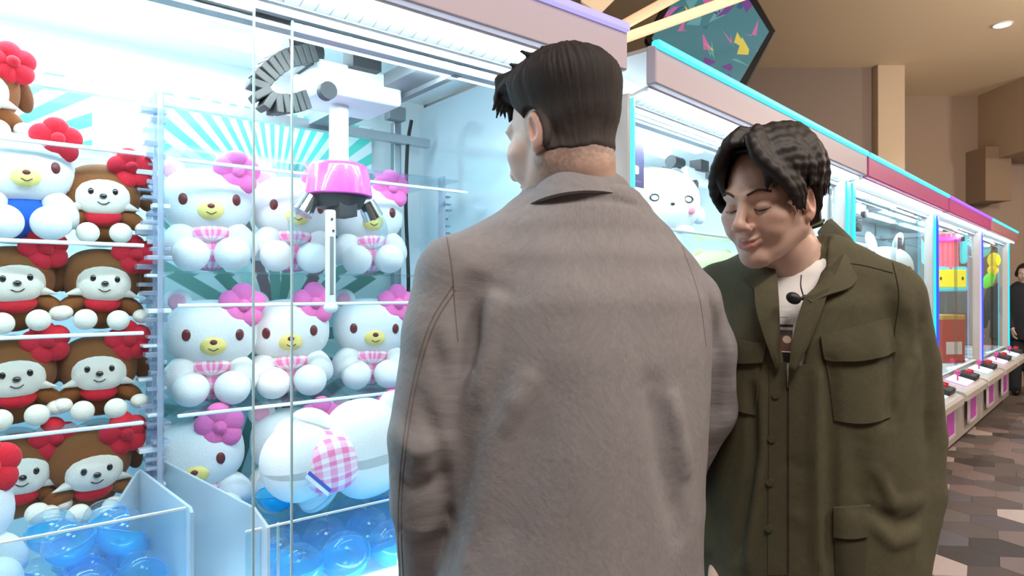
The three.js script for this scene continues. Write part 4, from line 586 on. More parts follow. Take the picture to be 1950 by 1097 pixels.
// ---- the man in the grey coat, seen from behind
const SK1 = [0.64, 0.43, 0.34], SK2 = [0.64, 0.43, 0.34];
{
  const man = thing('person', 'man seen from behind in a taupe wool coat, head turned to his left', 'person', [0.11, 0, -1.12]);
  const inv = new THREE.Matrix4().makeTranslation(-0.11, 0, 1.12), pin = (g) => g.applyMatrix4(inv);
  const yaw = 0.4;                                                  // trunk turned to the left of straight ahead
  const coat = new Field([-0.36, 0.5, -1.62], [0.56, 1.63, -0.84], 0.0068);
  coat.add(trunk([[0.56, 0.09, -1.1, 0.262, 0.17], [0.78, 0.098, -1.1, 0.252, 0.16], [0.92, 0.105, -1.1, 0.238, 0.15], [1.03, 0.118, -1.1, 0.228, 0.145], [1.15, 0.126, -1.1, 0.228, 0.142], [1.27, 0.13, -1.105, 0.232, 0.14], [1.36, 0.13, -1.11, 0.23, 0.135], [1.43, 0.125, -1.12, 0.205, 0.12], [1.48, 0.122, -1.13, 0.17, 0.107], [1.525, 0.122, -1.136, 0.124, 0.1], [1.547, 0.122, -1.137, 0.104, 0.094], [1.57, 0.122, -1.14, 0.07, 0.066]], yaw), 0);
  coat.caps([[0.04, 1.478, -1.115, 0.05], [-0.085, 1.405, -1.04, 0.062]], 0.05).caps([[0.19, 1.468, -1.15, 0.046], [0.318, 1.355, -1.2, 0.06]], 0.05);
  const armL = [[-0.088, 1.4, -1.045, 0.064], [-0.108, 1.31, -1.03, 0.063], [-0.137, 1.15, -1.02, 0.056], [-0.142, 1.05, -1.045, 0.052], [-0.14, 0.9, -1.1, 0.047]], armR = [[0.318, 1.355, -1.2, 0.062], [0.35, 1.27, -1.23, 0.063], [0.372, 1.15, -1.27, 0.058], [0.33, 1.03, -1.31, 0.052], [0.255, 0.93, -1.39, 0.047]];
  coat.caps(armL, 0.012).caps(armR, 0.012);
  coat.move((x, y, z) => 0.004 * noise3(x * 9, y * 4, z * 9) + 0.0018 * noise3(x * 22, y * 9, z * 22) - 0.0025 * Math.max(0, noise3(x * 14 + 5, y * 20, z * 14)) * (x < -0.05 || x > 0.3 ? 1 : 0));
  folds(coat, [
    [[[1001, 729], [948, 832], [887, 1041], [875, 1092]], 0.015, 0.013], [[[918, 691], [872, 843], [864, 946]], 0.012, 0.009], [[[960, 800], [905, 950], [860, 1085]], 0.014, -0.009], [[[1040, 760], [1000, 900], [960, 1080]], 0.03, -0.004],
    [[[1283, 764], [1305, 893], [1343, 995]], 0.012, 0.011], [[[1245, 740], [1262, 880], [1290, 1010]], 0.018, -0.009], [[[1325, 760], [1348, 900]], 0.012, -0.004], [[[941, 570], [925, 669], [905, 760]], 0.013, 0.01], [[[900, 540], [890, 600], [895, 690]], 0.015, -0.013], [[[880, 560], [930, 545], [990, 560]], 0.014, -0.004],
    [[[1350, 560], [1372, 680], [1360, 800]], 0.012, -0.005], [[[1385, 640], [1395, 760]], 0.01, 0.004], [[[800, 760], [835, 850], [845, 930]], 0.012, -0.005], [[[755, 820], [790, 860], [840, 840]], 0.012, 0.005], [[[748, 900], [790, 930], [840, 905]], 0.012, -0.006], [[[820, 620], [838, 720]], 0.012, -0.004], [[[752, 990], [800, 1010], [840, 1000]], 0.012, 0.005],
    [[[1005, 385], [1060, 380], [1150, 379], [1215, 392]], 0.006, -0.004],
  ]);
  part('coat', pin(coat.mesh((x, y, z) => [Math.atan2(x - 0.12, z + 1.12) * 0.9, y * 4])), wool, man);
  const coatMesh = man.children[man.children.length - 1];
  for (const [i, l] of [[[851, 452], [862, 520], [866, 585], [872, 650]], [[862, 545], [822, 610], [795, 690], [775, 790], [762, 900], [758, 1000], [762, 1095]], [[868, 552], [829, 615], [802, 695], [782, 793], [768, 900], [764, 1000], [768, 1095]], [[1299, 470], [1330, 560], [1345, 660]]].entries()) {
    const p = surfLine(coat, l, -0.0004, 50); if (p.length > 4) part('seam' + (i ? '_00' + i : ''), pin(tube(p, 0.0012, 90, 6)), seamM, coatMesh);
  }
  { // turned-down collar
    const front = [], back = [], nu = 48, nv = 7, C = [0.122, 1.528, -1.137];
    for (let j = 0; j <= nv; j++) for (let i = 0; i <= nu; i++) {
      const t = (i / nu - 0.5) * 5.0, v = j / nv, bend = v < 0.25 ? Math.sin(v * 2 * Math.PI) : 1, r = 0.073 + 0.012 * bend + 0.021 * Math.max(0, v - 0.2) * 1.25 + 0.012 * (1 - Math.cos(t)) * 0.5, y = C[1] + 0.052 * Math.cos(t) * 0.55 + 0.022 - 0.043 * Math.max(0, v - 0.12) * 1.1 + (v < 0.12 ? -0.004 * (1 - v / 0.12) : 0);
      const dx = Math.sin(t) * r * 1.05, dz = Math.cos(t) * r * 0.98; // t = 0 at the nape, facing the camera side
      const c = Math.cos(-yaw), s = Math.sin(-yaw), k = 1 - 0.1;
      const P0 = V(C[0] + dx * Math.cos(yaw) + dz * Math.sin(yaw) * 0.35, y, C[2] + dz - dx * Math.sin(yaw)); front.push(P0); const inn = V(C[0] - P0.x, 0, C[2] - P0.z).normalize(); back.push(P0.clone().addScaledVector(inn, 0.008).add(V(0, -0.003, 0)));
    }
    part('collar', pin(sheet(front, back, nu, nv)), wool, coatMesh);
  }
  // head, neck, hands and the body under the clothes: one geometry
  const Fm = frame([0.0855, 1.643, -1.12], Math.PI + 0.84, 0.2, 0.0), local = (m, p) => V(...p).applyMatrix4(m.clone().invert()).toArray(), H = headField({ neck: local(Fm, [0.122, 1.5, -1.14]) });
  const headG = H.mesh(null, skinCol(SK1, true)).applyMatrix4(Fm);
  const hL = handGeo(0.7, 0.1, -1, SK1).applyMatrix4(frame([-0.138, 0.87, -1.115], Math.PI + 0.5, -0.35)), hR = handGeo(0.6, 0.1, 1, SK1).applyMatrix4(frame([0.245, 0.905, -1.415], Math.PI + 0.6, -0.7));
  const core = bodyCore([[[0.122, 1.53, -1.135, 0.055], [0.12, 1.4, -1.12, 0.09], [0.12, 1.15, -1.105, 0.105], [0.11, 0.95, -1.1, 0.11]], armL.map((p) => [p[0], p[1], p[2], p[3] - 0.022]), armR.map((p) => [p[0], p[1], p[2], p[3] - 0.022]), [[0.02, 0.92, -1.08, 0.075], [0.02, 0.5, -1.08, 0.055], [0.01, 0.08, -1.07, 0.04]], [[0.2, 0.92, -1.13, 0.075], [0.2, 0.5, -1.14, 0.055], [0.2, 0.08, -1.13, 0.04]]], SK1);
  part('body', pin(mergeGeometries([headG, hL, hR, core])), skinM, man);
  const th = (x, y, z) => {                                         // short at the nape and round the ears, longer on top
    let t = 0.006 + 0.02 * ramp(y, 0.02, 0.1) + 0.01 * ramp(z, 0.02, 0.08) * ramp(y, 0.06, 0.11);
    t = t * (0.35 + 0.65 * ramp(y, -0.04, 0.05)) - 0.012 * (1 - ramp(y + 0.004 * noise3(x * 60, 3, z * 60), -0.075 + 0.02 * Math.abs(x) / 0.06, -0.042)); const e = Math.hypot((y + 0.008) / 0.036, (z - 0.003) / 0.021); if (Math.abs(x) > 0.05 && e < 1.3) t -= 0.02 * (1 - ramp(e, 0.9, 1.3));
    t -= 0.05 * ramp(z, 0.015 + 0.02 * ramp(y, 0.02, 0.06), 0.04 + 0.02 * ramp(y, 0.02, 0.06)) * (1 - ramp(y, 0.075, 0.1)); return t;
  };
  const hf = strandHair(H, th, (y) => 0.0005 + 0.0016 * ramp(y, 0.03, 0.1), 34), r = mulberry(3);
  for (let i = 0; i < 16; i++) { const x = (i / 15 - 0.5) * 0.11, z = 0.085 - x * x * 7; hf.caps([[x, 0.115, z - 0.02, 0.009], [x * 1.05, 0.118, z + 0.005, 0.008], [x * 1.1 + (r() - 0.5) * 0.012, 0.1 - r() * 0.012, z + 0.018, 0.005], [x * 1.12 + (r() - 0.5) * 0.02, 0.078 - r() * 0.012, z + 0.022 + r() * 0.006, 0.0018]], 0.006); }
  for (let i = 0; i < 60; i++) { const a = r() * 6.28, q = r() * 0.06, x = Math.cos(a) * q, z = -0.01 + Math.sin(a) * q, y = 0.13 + 0.012 - (q * q) * 4; hf.caps([[x, y - 0.008, z, 0.006], [x * 1.25, y + 0.003 + r() * 0.004, z + 0.016, 0.003]], 0.006); }
  part('hair', pin(hf.mesh(null, (x, y, z) => { const k = ramp(y + 0.35 * Math.max(0, -z - 0.03), -0.01, 0.06), m = 1 + 0.25 * noise3(x * 200, y * 60, z * 200); return [(0.045 - 0.03 * k) * m, (0.034 - 0.024 * k) * m, (0.03 - 0.021 * k) * m]; }).applyMatrix4(Fm)), new THREE.MeshPhysicalMaterial({ color: 0xffffff, vertexColors: true, roughness: 0.78, bumpMap: fuzz, bumpScale: 0.001 }), man);
  for (const s of [-1, 1]) part('eyebrow' + (s > 0 ? '_001' : ''), pin(tube([[s * 0.016, 0.026, 0.097], [s * 0.034, 0.033, 0.09], [s * 0.05, 0.027, 0.077]], 0.003, 12, 6).applyMatrix4(Fm)), hairM, man);
  const tr = new Field([-0.16, 0.03, -1.34], [0.4, 0.98, -0.9], 0.009); tr.caps([[0.02, 0.95, -1.08, 0.115], [0.02, 0.5, -1.08, 0.085], [0.01, 0.07, -1.07, 0.075]], 0.03).caps([[0.2, 0.95, -1.13, 0.115], [0.2, 0.5, -1.14, 0.085], [0.2, 0.07, -1.13, 0.075]], 0.03).move((x, y, z) => 0.004 * noise3(x * 14, y * 20, z * 14));
  part('trousers', pin(tr.mesh((x, y) => [x * 5, y * 5])), navy, man);
  const shoe = (x, z, t) => { const f = new Field([-0.08, -0.01, -0.12], [0.08, 0.14, 0.24], 0.006); f.caps([[0, 0.045, -0.04, 0.042], [0, 0.04, 0.08, 0.042], [0, 0.032, 0.16, 0.034]], 0.03).caps([[0, 0.05, -0.03, 0.04], [0, 0.1, -0.03, 0.045]], 0.02).cut((a, b) => b, 0.004); return f.mesh((a, b) => [a * 5, b * 5]).applyMatrix4(frame([x, 0.002, z], t, 0)); };
  part('shoe', pin(shoe(0.01, -1.07, Math.PI + 0.5)), leather, man); part('shoe_001', pin(shoe(0.2, -1.13, Math.PI + 0.3)), leather, man);
}

// ---- the younger man in the olive overshirt
{
  const man = thing('person', 'dark haired man in an olive overshirt and white T-shirt, smiling downwards', 'person', [0.577, 0, -1.3]);
  const inv = new THREE.Matrix4().makeTranslation(-0.577, 0, 1.3), pin = (g) => g.applyMatrix4(inv), yaw = -0.56, fx = Math.sin(yaw), fz = Math.cos(yaw), lx = fz, lz = -fx;   // facing and left
  const S = [[0.6, 0.58, -1.3, 0.215, 0.15], [0.85, 0.58, -1.3, 0.205, 0.145], [1.0, 0.578, -1.3, 0.2, 0.138], [1.15, 0.577, -1.3, 0.2, 0.136], [1.27, 0.577, -1.3, 0.2, 0.132], [1.35, 0.577, -1.302, 0.19, 0.122], [1.41, 0.577, -1.305, 0.155, 0.1], [1.45, 0.577, -1.308, 0.11, 0.085], [1.485, 0.575, -1.308, 0.072, 0.068]];
  const jk = new Field([0.24, 0.55, -1.6], [0.95, 1.53, -1.02], 0.006);
  jk.add(trunk(S, yaw), 0);
  const P3 = (u, y, w) => [0.577 + u * lx + w * fx, y, -1.3 + u * lz + w * fz];
  jk.caps([[...P3(0.07, 1.41, -0.01), 0.05], [...P3(0.145, 1.375, 0), 0.058]], 0.05).caps([[...P3(-0.07, 1.41, -0.01), 0.05], [...P3(-0.155, 1.378, 0), 0.06]], 0.05);
  const armL = [[...P3(0.147, 1.367, 0), 0.063], [0.738, 1.25, -1.245, 0.061], [0.768, 1.1, -1.26, 0.056], [0.755, 1.0, -1.24, 0.055], [0.7, 0.85, -1.2, 0.053]], armR = [[...P3(-0.158, 1.37, 0), 0.066], [0.4, 1.25, -1.4, 0.062], [0.39, 1.1, -1.4, 0.057], [0.412, 0.99, -1.39, 0.052], [0.43, 0.87, -1.345, 0.05]];
  jk.caps(armL, 0.01).caps(armR, 0.01);
  jk.move((x, y, z) => 0.003 * noise3(x * 10, y * 5, z * 10) + 0.002 * noise3(x * 24, y * 12, z * 24) - 0.003 * Math.max(0, noise3(x * 16, y * 24, z * 16)) * (x > 0.7 ? 1 : 0.2));
  folds(jk, [
    [[[1560, 700], [1556, 850], [1560, 1090]], 0.01, 0.007], [[[1580, 690], [1578, 850], [1582, 1090]], 0.011, -0.006], [[[1690, 560], [1695, 690], [1692, 800]], 0.012, -0.009], [[[1740, 680], [1700, 800], [1680, 900]], 0.011, 0.006], [[[1755, 620], [1720, 740]], 0.012, -0.005], [[[1720, 560], [1735, 640], [1750, 720]], 0.012, 0.004], [[[1672, 900], [1700, 960], [1755, 950]], 0.01, 0.005], [[[1660, 1000], [1700, 1035], [1745, 1020]], 0.01, 0.005], [[[1660, 970], [1710, 1000], [1750, 985]], 0.01, -0.005],
    [[[1450, 720], [1452, 850], [1420, 1080]], 0.008, 0.006], [[[1432, 740], [1434, 870], [1405, 1060]], 0.009, -0.007], [[[1640, 850], [1630, 960]], 0.014, -0.006], [[[1500, 880], [1530, 890], [1550, 880]], 0.008, -0.003], [[[1510, 980], [1530, 990], [1552, 985]], 0.008, 0.003],
  ]);
  const full = new Field([0.24, 0.55, -1.6], [0.95, 1.53, -1.02], 0.006); full.d.set(jk.d);   // before the opening is cut: for what lies on the chest
  const uE = (y) => [0.004 + 0.036 * ramp(y, 1.2, 1.43) + 0.01, -0.012 - 0.06 * ramp(y, 1.24, 1.42) - 0.004];   // edges of the opening: his left, his right
  jk.each([[0.3, 1.17, -1.3], [0.7, 1.53, -1.02]], (x, y, z, d) => { const u = (x - 0.577) * lx + (z + 1.3) * lz, w = (x - 0.577) * fx + (z + 1.3) * fz; if (w < 0.02) return d; const [a, b] = uE(y), wd = Math.max(u - a, b - u, 1.2 - y); return -smin(-d, Math.max(wd, -(d + 0.016)), 0.003); });
  const jm = part('overshirt', pin(jk.mesh((x, y, z) => [Math.atan2(x - 0.577, z + 1.3) * 0.8, y * 4])), olive, man);
  const tf = new Field([0.33, 1.05, -1.5], [0.8, 1.5, -1.08], 0.006); tf.add(trunk(S.map(([y, x, z, a, b]) => [y, x, z, a - 0.02, b - 0.012]), yaw, 0.008), 0); tf.cut(ell([0.577 + 0.03 * fx, 1.5, -1.3 + 0.03 * fz], [0.066, 0.075, 0.085]), 0.004); tf.cut((x, y) => y - 1.07, 0.002);
  const tm = part('t_shirt', pin(tf.mesh((x, y) => [x * 5, y * 5])), tee, man);
  // dark printed picture and band of the shirt in the opening
  const pt = canvasTex(128, 256, (c, w, h) => { c.fillStyle = '#e6e2de'; c.fillRect(0, 0, w, h); c.fillStyle = '#4a4040'; c.fillRect(0, h * 0.28, w, h * 0.2); c.fillStyle = '#bdb4ae'; c.fillRect(12, h * 0.33, w * 0.8, 14); c.fillStyle = '#6a4b42'; c.fillRect(0, h * 0.48, w, h * 0.3); c.fillStyle = '#d0b8aa'; c.beginPath(); c.ellipse(60, h * 0.56, 26, 18, 0, 0, 7); c.fill(); c.fillStyle = '#1d1a1a'; c.fillRect(0, h * 0.8, w, h * 0.2); c.fillStyle = '#9a938e'; c.fillRect(14, h * 0.14, w * 0.5, 4); });
  { const g = patch(tf, [[1476, 590], [1512, 590], [1506, 690], [1482, 690]], 0.0012, 8, 14); if (g) { const pa = g.attributes.position, uv = g.attributes.uv; g.computeBoundingBox(); const b = g.boundingBox; for (let i = 0; i < pa.count; i++) uv.setXY(i, (pa.getX(i) - b.min.x) / (b.max.x - b.min.x), (pa.getY(i) - b.min.y) / (b.max.y - b.min.y)); part('shirt_print', pin(g), std(0xffffff, 0.9, { map: pt }), tm); } }
  // flaps, pockets, lapels and plackets lie on the cloth
  const lay = (name, quad, th, mat = olive, bulge = 0, parent = jm, fld = full, nu = 16, nv = 12) => { const g = patch(fld, quad, th, nu, nv, bulge); return g && part(name, pin(g), mat, parent); };
  lay('chest_pocket', [[1570, 680], [1698, 660], [1695, 795], [1588, 800], 8], 0.003, olive, 0.004); lay('pocket_flap', [[1562, 640], [1690, 606], [1705, 668], [1568, 684], 10], 0.009, olive, 0.004);
  lay('chest_pocket_001', [[1392, 690], [1448, 690], [1440, 790], [1388, 770], 4], 0.003, olive, 0.003); lay('pocket_flap_001', [[1388, 645], [1462, 655], [1455, 690], [1388, 690], 2], 0.008, olive, 0.003);
  lay('hip_pocket', [[1588, 985], [1650, 985], [1645, 1094], [1590, 1094]], 0.004, oliveDark, 0.004); lay('pocket_flap_002', [[1586, 965], [1655, 960], [1650, 1018], [1586, 1020], 3], 0.009, olive, 0.003);
  lay('front_placket', [[1503, 700], [1552, 690], [1554, 1094], [1502, 1094]], 0.005, olive, 0.001, jm, full, 8, 30); lay('button_placket', [[1466, 690], [1497, 690], [1497, 1094], [1462, 1094]], 0.0025, olive, 0, jm, full, 6, 30);
  [[1478, 752], [1470, 835], [1467, 918], [1465, 1005]].forEach(([a, b], i) => { const h = full.hit(a, b), n = full.normal(h.x, h.y, h.z); const g = new THREE.CylinderGeometry(0.0068, 0.0068, 0.003, 20); g.applyQuaternion(new THREE.Quaternion().setFromUnitVectors(V(0, 1, 0), n)).translate(h.x + n.x * 0.004, h.y + n.y * 0.004, h.z + n.z * 0.004); part('button' + (i ? '_00' + i : ''), pin(g), std(0x4a4a38, 0.4), jm); });
  // open collar: two leaves that fold out from the neck
  const leaf = (name, rows, th = 0.004) => { // rows of points, from the neck edge outwards
    const nv = rows.length - 1, nu = 18, front = [], back = []; for (const row of rows) { const c = new THREE.CatmullRomCurve3(row.map((p) => V(...p))); for (let i = 0; i <= nu; i++) front.push(c.getPoint(i / nu)); }
    const ctr = V(0.575, 1.42, -1.3); for (const p of front) back.push(p.clone().addScaledVector(p.clone().sub(ctr).setY(0).normalize(), -th).add(V(0, -th * 0.8, 0))); return part(name, pin(sheet(front, back, nu, nv)), olive, jm);
  };
  const up = (px, py, d) => [(px - 975) / F * d, EYE - (py - 553) / F * d, -d];
  leaf('collar', [[up(1558, 440, 1.37), up(1570, 476, 1.29), up(1566, 512, 1.22), up(1552, 545, 1.19), up(1528, 570, 1.174)], [up(1574, 420, 1.37), up(1597, 445, 1.29), up(1586, 490, 1.22), up(1562, 535, 1.185), up(1532, 565, 1.172)], [up(1583, 416, 1.375), up(1610, 446, 1.28), up(1604, 492, 1.2), up(1580, 540, 1.17), up(1545, 575, 1.162)], [up(1592, 424, 1.38), up(1628, 462, 1.27), up(1640, 510, 1.2), up(1622, 545, 1.172), up(1580, 560, 1.163)]]);
  leaf('lapel', [[up(1532, 565, 1.172), up(1520, 600, 1.168), up(1508, 650, 1.165), up(1502, 700, 1.166)], [up(1552, 560, 1.164), up(1545, 600, 1.158), up(1528, 650, 1.156), up(1508, 702, 1.16)], [up(1580, 548, 1.166), up(1562, 600, 1.163), up(1540, 655, 1.161), up(1514, 704, 1.163)]]);
  leaf('collar_001', [[up(1572, 420, 1.375), up(1510, 446, 1.36), up(1480, 480, 1.29), up(1474, 500, 1.25), up(1478, 528, 1.222)], [up(1570, 416, 1.38), up(1500, 446, 1.37), up(1462, 486, 1.29), up(1452, 510, 1.25), up(1462, 540, 1.222)], [up(1568, 428, 1.385), up(1485, 455, 1.37), up(1430, 500, 1.29), up(1414, 534, 1.25), up(1440, 552, 1.228)]]);
  leaf('lapel_001', [[up(1478, 520, 1.222), up(1482, 570, 1.205), up(1484, 630, 1.195), up(1484, 695, 1.19)], [up(1462, 530, 1.216), up(1464, 580, 1.198), up(1470, 640, 1.19), up(1480, 700, 1.187)], [up(1436, 548, 1.222), up(1440, 590, 1.205), up(1458, 650, 1.195), up(1478, 704, 1.19)]]);
  for (const [i, l] of [[[1700, 500], [1712, 560], [1704, 630], [1697, 700]], [[1566, 612], [1690, 580]], [[1596, 500], [1640, 505], [1700, 520]]].entries()) { if (i === 1) continue; const p = surfLine(full, l, 0.0002, 30); if (p.length > 4) part('seam' + (i ? '_00' + i : ''), pin(tube(p, 0.0012, 40, 6)), oliveSeam, jm); }
  // head, neck, hands, body
  const Fm = frame([0.486, 1.546, -1.24], -0.91, 0.2, -0.03).scale(V(0.94, 0.94, 0.94)), H = headField({ smile: 0.007, neck: V(0.562, 1.42, -1.297).applyMatrix4(Fm.clone().invert()).toArray() });
  const headG = H.mesh(null, skinCol(SK2)).applyMatrix4(Fm);
  const hR = handGeo(0.8, 0.1, -1, SK2).applyMatrix4(frame([0.432, 0.845, -1.335], -0.9, -0.25)), hL = handGeo(0.7, 0.1, 1, SK2).applyMatrix4(frame([0.693, 0.83, -1.195], -0.4, -0.2));
  const core = bodyCore([[[0.515, 1.47, -1.262, 0.058], [0.565, 1.415, -1.298, 0.06], [0.577, 1.33, -1.3, 0.08], [0.577, 1.1, -1.3, 0.095], [0.577, 0.92, -1.3, 0.1]], armL.map((p) => [p[0], p[1], p[2], p[3] - 0.022]), armR.map((p) => [p[0], p[1], p[2], p[3] - 0.022]), [[0.66, 0.9, -1.24, 0.075], [0.66, 0.5, -1.25, 0.055], [0.66, 0.08, -1.26, 0.04]], [[0.5, 0.9, -1.35, 0.075], [0.5, 0.5, -1.36, 0.055], [0.5, 0.08, -1.36, 0.04]]], SK2);
  part('body', pin(mergeGeometries([headG, hR, hL, core])), skinM, man);
  const th = (x, y, z) => {
    let t = 0.013 + 0.007 * ramp(y, 0.0, 0.09) + 0.006 * ramp(-z, 0, 0.08);
    t -= 0.05 * (1 - ramp(y, -0.075, -0.045)); const e = Math.hypot((y + 0.012) / 0.036, (z + 0.004) / 0.03); if (Math.abs(x) > 0.05 && e < 1.3) t -= 0.04 * (1 - ramp(e, 0.8, 1.25));
    t -= 0.07 * ramp(z, 0.03, 0.05) * (1 - ramp(y, 0.085, 0.11)); t -= 0.05 * ramp(z, 0.012, 0.03) * (1 - ramp(y, -0.012, 0.012)); t -= 0.06 * ramp(z, -0.045, -0.03) * (1 - ramp(y, -0.035, -0.015)); return t;
  };
  const hf = strandHair(H, th, () => 0.0016, 26), r = mulberry(19), onC = (x, y, z, k) => { const q = Math.hypot(x / 0.075, (y - 0.034) / 0.092, (z + 0.012) / 0.097); return [x / q * k, 0.034 + (y - 0.034) / q * k, -0.012 + (z + 0.012) / q * k]; };
  const lock = (pts, rad) => { const c = new THREE.CatmullRomCurve3(pts.map((p) => V(...p))), n = 11, o = []; for (let i = 0; i <= n; i++) { const t = i / n, p = c.getPoint(t); o.push([p.x, p.y, p.z, rad * (0.75 + 0.5 * Math.sin(Math.PI * Math.min(1, t * 1.2))) * (t > 0.72 ? 1 - (t - 0.72) * 2.6 : 1)]); } hf.caps(o, 0.0042); };
  for (const s of [-1, 1]) {                                          // curtains that fall from the parting to both sides of the brow
    for (let i = 0; i < 20; i++) { const q = i / 19, j = (k = 0.006) => (r() - 0.5) * k, px = 0.006 * s + 0.006; lock([[px, 0.121 + q * 0.022, 0.078 - q * 0.035], [px + s * (0.016 + j()), 0.124 + q * 0.022 + j(), 0.096 - q * 0.035], [s * (0.043 + j()), 0.092 + q * 0.018 + j(), 0.1 - q * 0.03], [s * (0.068 + q * 0.012 + j()), 0.055 + j(), 0.084 - q * 0.034], [s * (0.083 + q * 0.006 + j()), 0.018 + j(0.012), 0.062 - q * 0.034], [s * (0.08 + j(0.012)), -0.008 - q * 0.01 + j(0.02), 0.046 - q * 0.03]], 0.0058 + r() * 0.0025); }
    for (let i = 0; i < 34; i++) { const q = i / 33, j = (k = 0.008) => (r() - 0.5) * k, a = 0.5 + q * 2.4, dx = Math.sin(a), dz = Math.cos(a); lock([[s * 0.006 + j(), 0.142, 0.03 - q * 0.1], [s * (0.012 + dx * 0.03) + j(), 0.141 + j(), 0.02 - q * 0.08 + dz * 0.03], [s * dx * 0.082 + j(), 0.105 + j(), -0.012 + dz * 0.095 + j()], [s * dx * 0.098 + j(), 0.062 + j(), -0.014 + dz * 0.113], [s * dx * 0.095 + j(), (q > 0.45 ? 0.005 : 0.03) + j(0.012), -0.014 + dz * 0.112]], 0.006 + r() * 0.003); }
  }
  for (let i = 0; i < 22; i++) { const a = r() * 6.28, q = 0.02 + r() * 0.05, x = Math.cos(a) * q, z = -0.03 + Math.sin(a) * q, b = onC(x, 0.13, z, 1.16), c = onC(x * 1.5, 0.14, z - 0.015, 1.25); hf.caps([[...b, 0.005], [...c, 0.002]], 0.006); }
  part('hair', pin(hf.mesh().applyMatrix4(Fm)), new THREE.MeshPhysicalMaterial({ color: 0x17100c, roughness: 0.55, sheen: 0.15, sheenColor: new THREE.Color(0x6a4430), sheenRoughness: 0.5 }), man);
  for (const s of [-1, 1]) {
    part('eyebrow' + (s > 0 ? '_001' : ''), pin(tube([[s * 0.014, 0.024, 0.0985], [s * 0.034, 0.032, 0.0915], [s * 0.052, 0.026, 0.077]], 0.0025, 12, 6).applyMatrix4(Fm)), std(0x3a2a22, 0.8), man);
    part('eyelashes' + (s > 0 ? '_001' : ''), pin(tube([[s * 0.018, -0.004, 0.085], [s * 0.027, -0.0075, 0.0888], [s * 0.038, -0.0075, 0.0878], [s * 0.049, -0.003, 0.079]], 0.0012, 16, 6).applyMatrix4(Fm)), P.eye, man);
  }
  // clip microphone on the shirt and its cable
  const mic = thing('clip_microphone', 'small black clip microphone with foam cap on the white T-shirt', 'microphone'), h = V(...up(1511, 568, 1.178)), n = V(fx, 0, fz);
  part('foam_cap', sph(0.0135, 0.0105, 0.011).rotateZ(-0.5).translate(h.x, h.y, h.z), M.black, mic); part('clip', rod([h.x + 0.008, h.y - 0.004, h.z], [h.x + 0.024, h.y + 0.004, h.z - 0.004], 0.003), M.black, mic);
  part('cable', tube([[h.x + 0.02, h.y + 0.002, h.z - 0.004], up(1525, 545, 1.183), up(1526, 524, 1.195)], 0.0012, 20, 6), M.black, mic);
  const tr = new Field([0.34, 0.03, -1.56], [0.82, 0.98, -1.04], 0.009); tr.caps([[0.64, 0.9, -1.28, 0.092], [0.65, 0.5, -1.27, 0.082], [0.66, 0.07, -1.26, 0.078]], 0.03).caps([[0.52, 0.9, -1.35, 0.092], [0.51, 0.5, -1.36, 0.082], [0.5, 0.07, -1.36, 0.078]], 0.03).move((x, y, z) => 0.004 * noise3(x * 14, y * 20, z * 14));
  part('trousers', pin(tr.mesh((x, y) => [x * 5, y * 5])), navy, man);
  const shoe = (x, z, t) => { const f = new Field([-0.08, -0.01, -0.12], [0.08, 0.14, 0.24], 0.006); f.caps([[0, 0.045, -0.04, 0.042], [0, 0.04, 0.08, 0.042], [0, 0.032, 0.16, 0.034]], 0.03).caps([[0, 0.05, -0.03, 0.04], [0, 0.1, -0.03, 0.045]], 0.02).cut((a, b) => b, 0.004); return f.mesh((a, b) => [a * 5, b * 5]).applyMatrix4(frame([x, 0.002, z], t, 0)); };
  part('shoe', pin(shoe(0.66, -1.26, -0.5)), leather, man); part('shoe_001', pin(shoe(0.5, -1.36, -0.7)), leather, man);
}

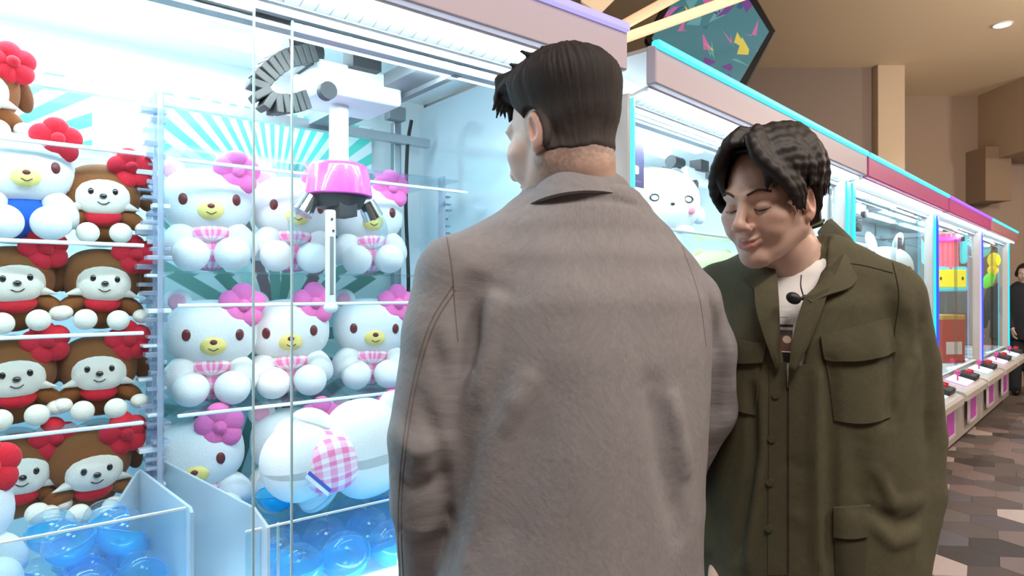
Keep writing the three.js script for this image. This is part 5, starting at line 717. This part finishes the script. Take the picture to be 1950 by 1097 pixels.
{ // a bystander at the far end
  const man = thing('person', 'bystander in dark clothes beyond the far end of the machine row', 'person', [6.8, 0, -8.75]), inv = new THREE.Matrix4().makeTranslation(-6.8, 0, 8.75), pin = (g) => g.applyMatrix4(inv);
  const Fm = frame([6.8, 1.6, -8.7], -0.8, 0.1), H = headField({ cell: 0.006, neck: V(6.8, 1.47, -8.74).applyMatrix4(Fm.clone().invert()).toArray() });
  const f = new Field([6.45, 0.7, -9.0], [7.15, 1.56, -8.4], 0.014); f.add(trunk([[0.72, 6.8, -8.75, 0.2, 0.14], [1.1, 6.8, -8.75, 0.18, 0.13], [1.35, 6.8, -8.75, 0.2, 0.12], [1.45, 6.8, -8.75, 0.12, 0.09], [1.5, 6.8, -8.75, 0.07, 0.07]], -0.5), 0);
  const aL = [[6.98, 1.38, -8.68, 0.06], [7.02, 1.12, -8.64, 0.052], [6.96, 0.9, -8.55, 0.045]], aR = [[6.64, 1.38, -8.84, 0.06], [6.6, 1.12, -8.82, 0.052], [6.6, 0.9, -8.68, 0.045]]; f.caps(aL, 0.02).caps(aR, 0.02);
  const legs = [[[6.88, 0.85, -8.72, 0.1], [6.88, 0.07, -8.7, 0.07]], [[6.72, 0.85, -8.79, 0.1], [6.72, 0.07, -8.78, 0.07]]];
  part('body', pin(mergeGeometries([H.mesh(null, skinCol(SK2)).applyMatrix4(Fm), handGeo(0.7, 0.1, -1, SK2).applyMatrix4(frame([6.6, 0.88, -8.66], -0.5, -0.2)), handGeo(0.7, 0.1, 1, SK2).applyMatrix4(frame([6.96, 0.88, -8.53], -0.5, -0.2)), bodyCore([[[6.8, 1.46, -8.75, 0.05], [6.8, 1.0, -8.75, 0.09]], aL.map((p) => [p[0], p[1], p[2], p[3] - 0.02]), aR.map((p) => [p[0], p[1], p[2], p[3] - 0.02]), ...legs.map((l) => l.map((p) => [p[0], p[1], p[2], p[3] - 0.03]))], SK2)])), skinM, man);
  part('hair', pin(strandHair(H, (x, y, z) => 0.018 - 0.05 * (1 - ramp(y, -0.06, -0.03)) - 0.06 * ramp(z, 0.02, 0.05) * (1 - ramp(y, 0.06, 0.09)), () => 0.001, 20).mesh().applyMatrix4(Fm)), hairM, man);
  part('jacket', pin(f.mesh((x, y) => [x * 4, y * 4])), navy, man);
  const tr = new Field([6.5, 0.03, -8.98], [7.1, 0.98, -8.5], 0.014); legs.forEach((l) => tr.caps(l, 0.03)); part('trousers', pin(tr.mesh((x, y) => [x * 4, y * 4])), std(0x2a2e33, 0.9), man);
  for (const [i, x, z] of [[0, 6.88, -8.7], [1, 6.72, -8.78]]) { const s = new Field([-0.08, -0.01, -0.12], [0.08, 0.14, 0.24], 0.01); s.caps([[0, 0.045, -0.04, 0.042], [0, 0.04, 0.08, 0.042], [0, 0.032, 0.16, 0.034]], 0.03).cut((a, b) => b, 0.004); part('shoe' + (i ? '_001' : ''), pin(s.mesh().applyMatrix4(frame([x, 0.002, z], -0.5, 0))), leather, man); }
}
renderer.render(scene, camera);
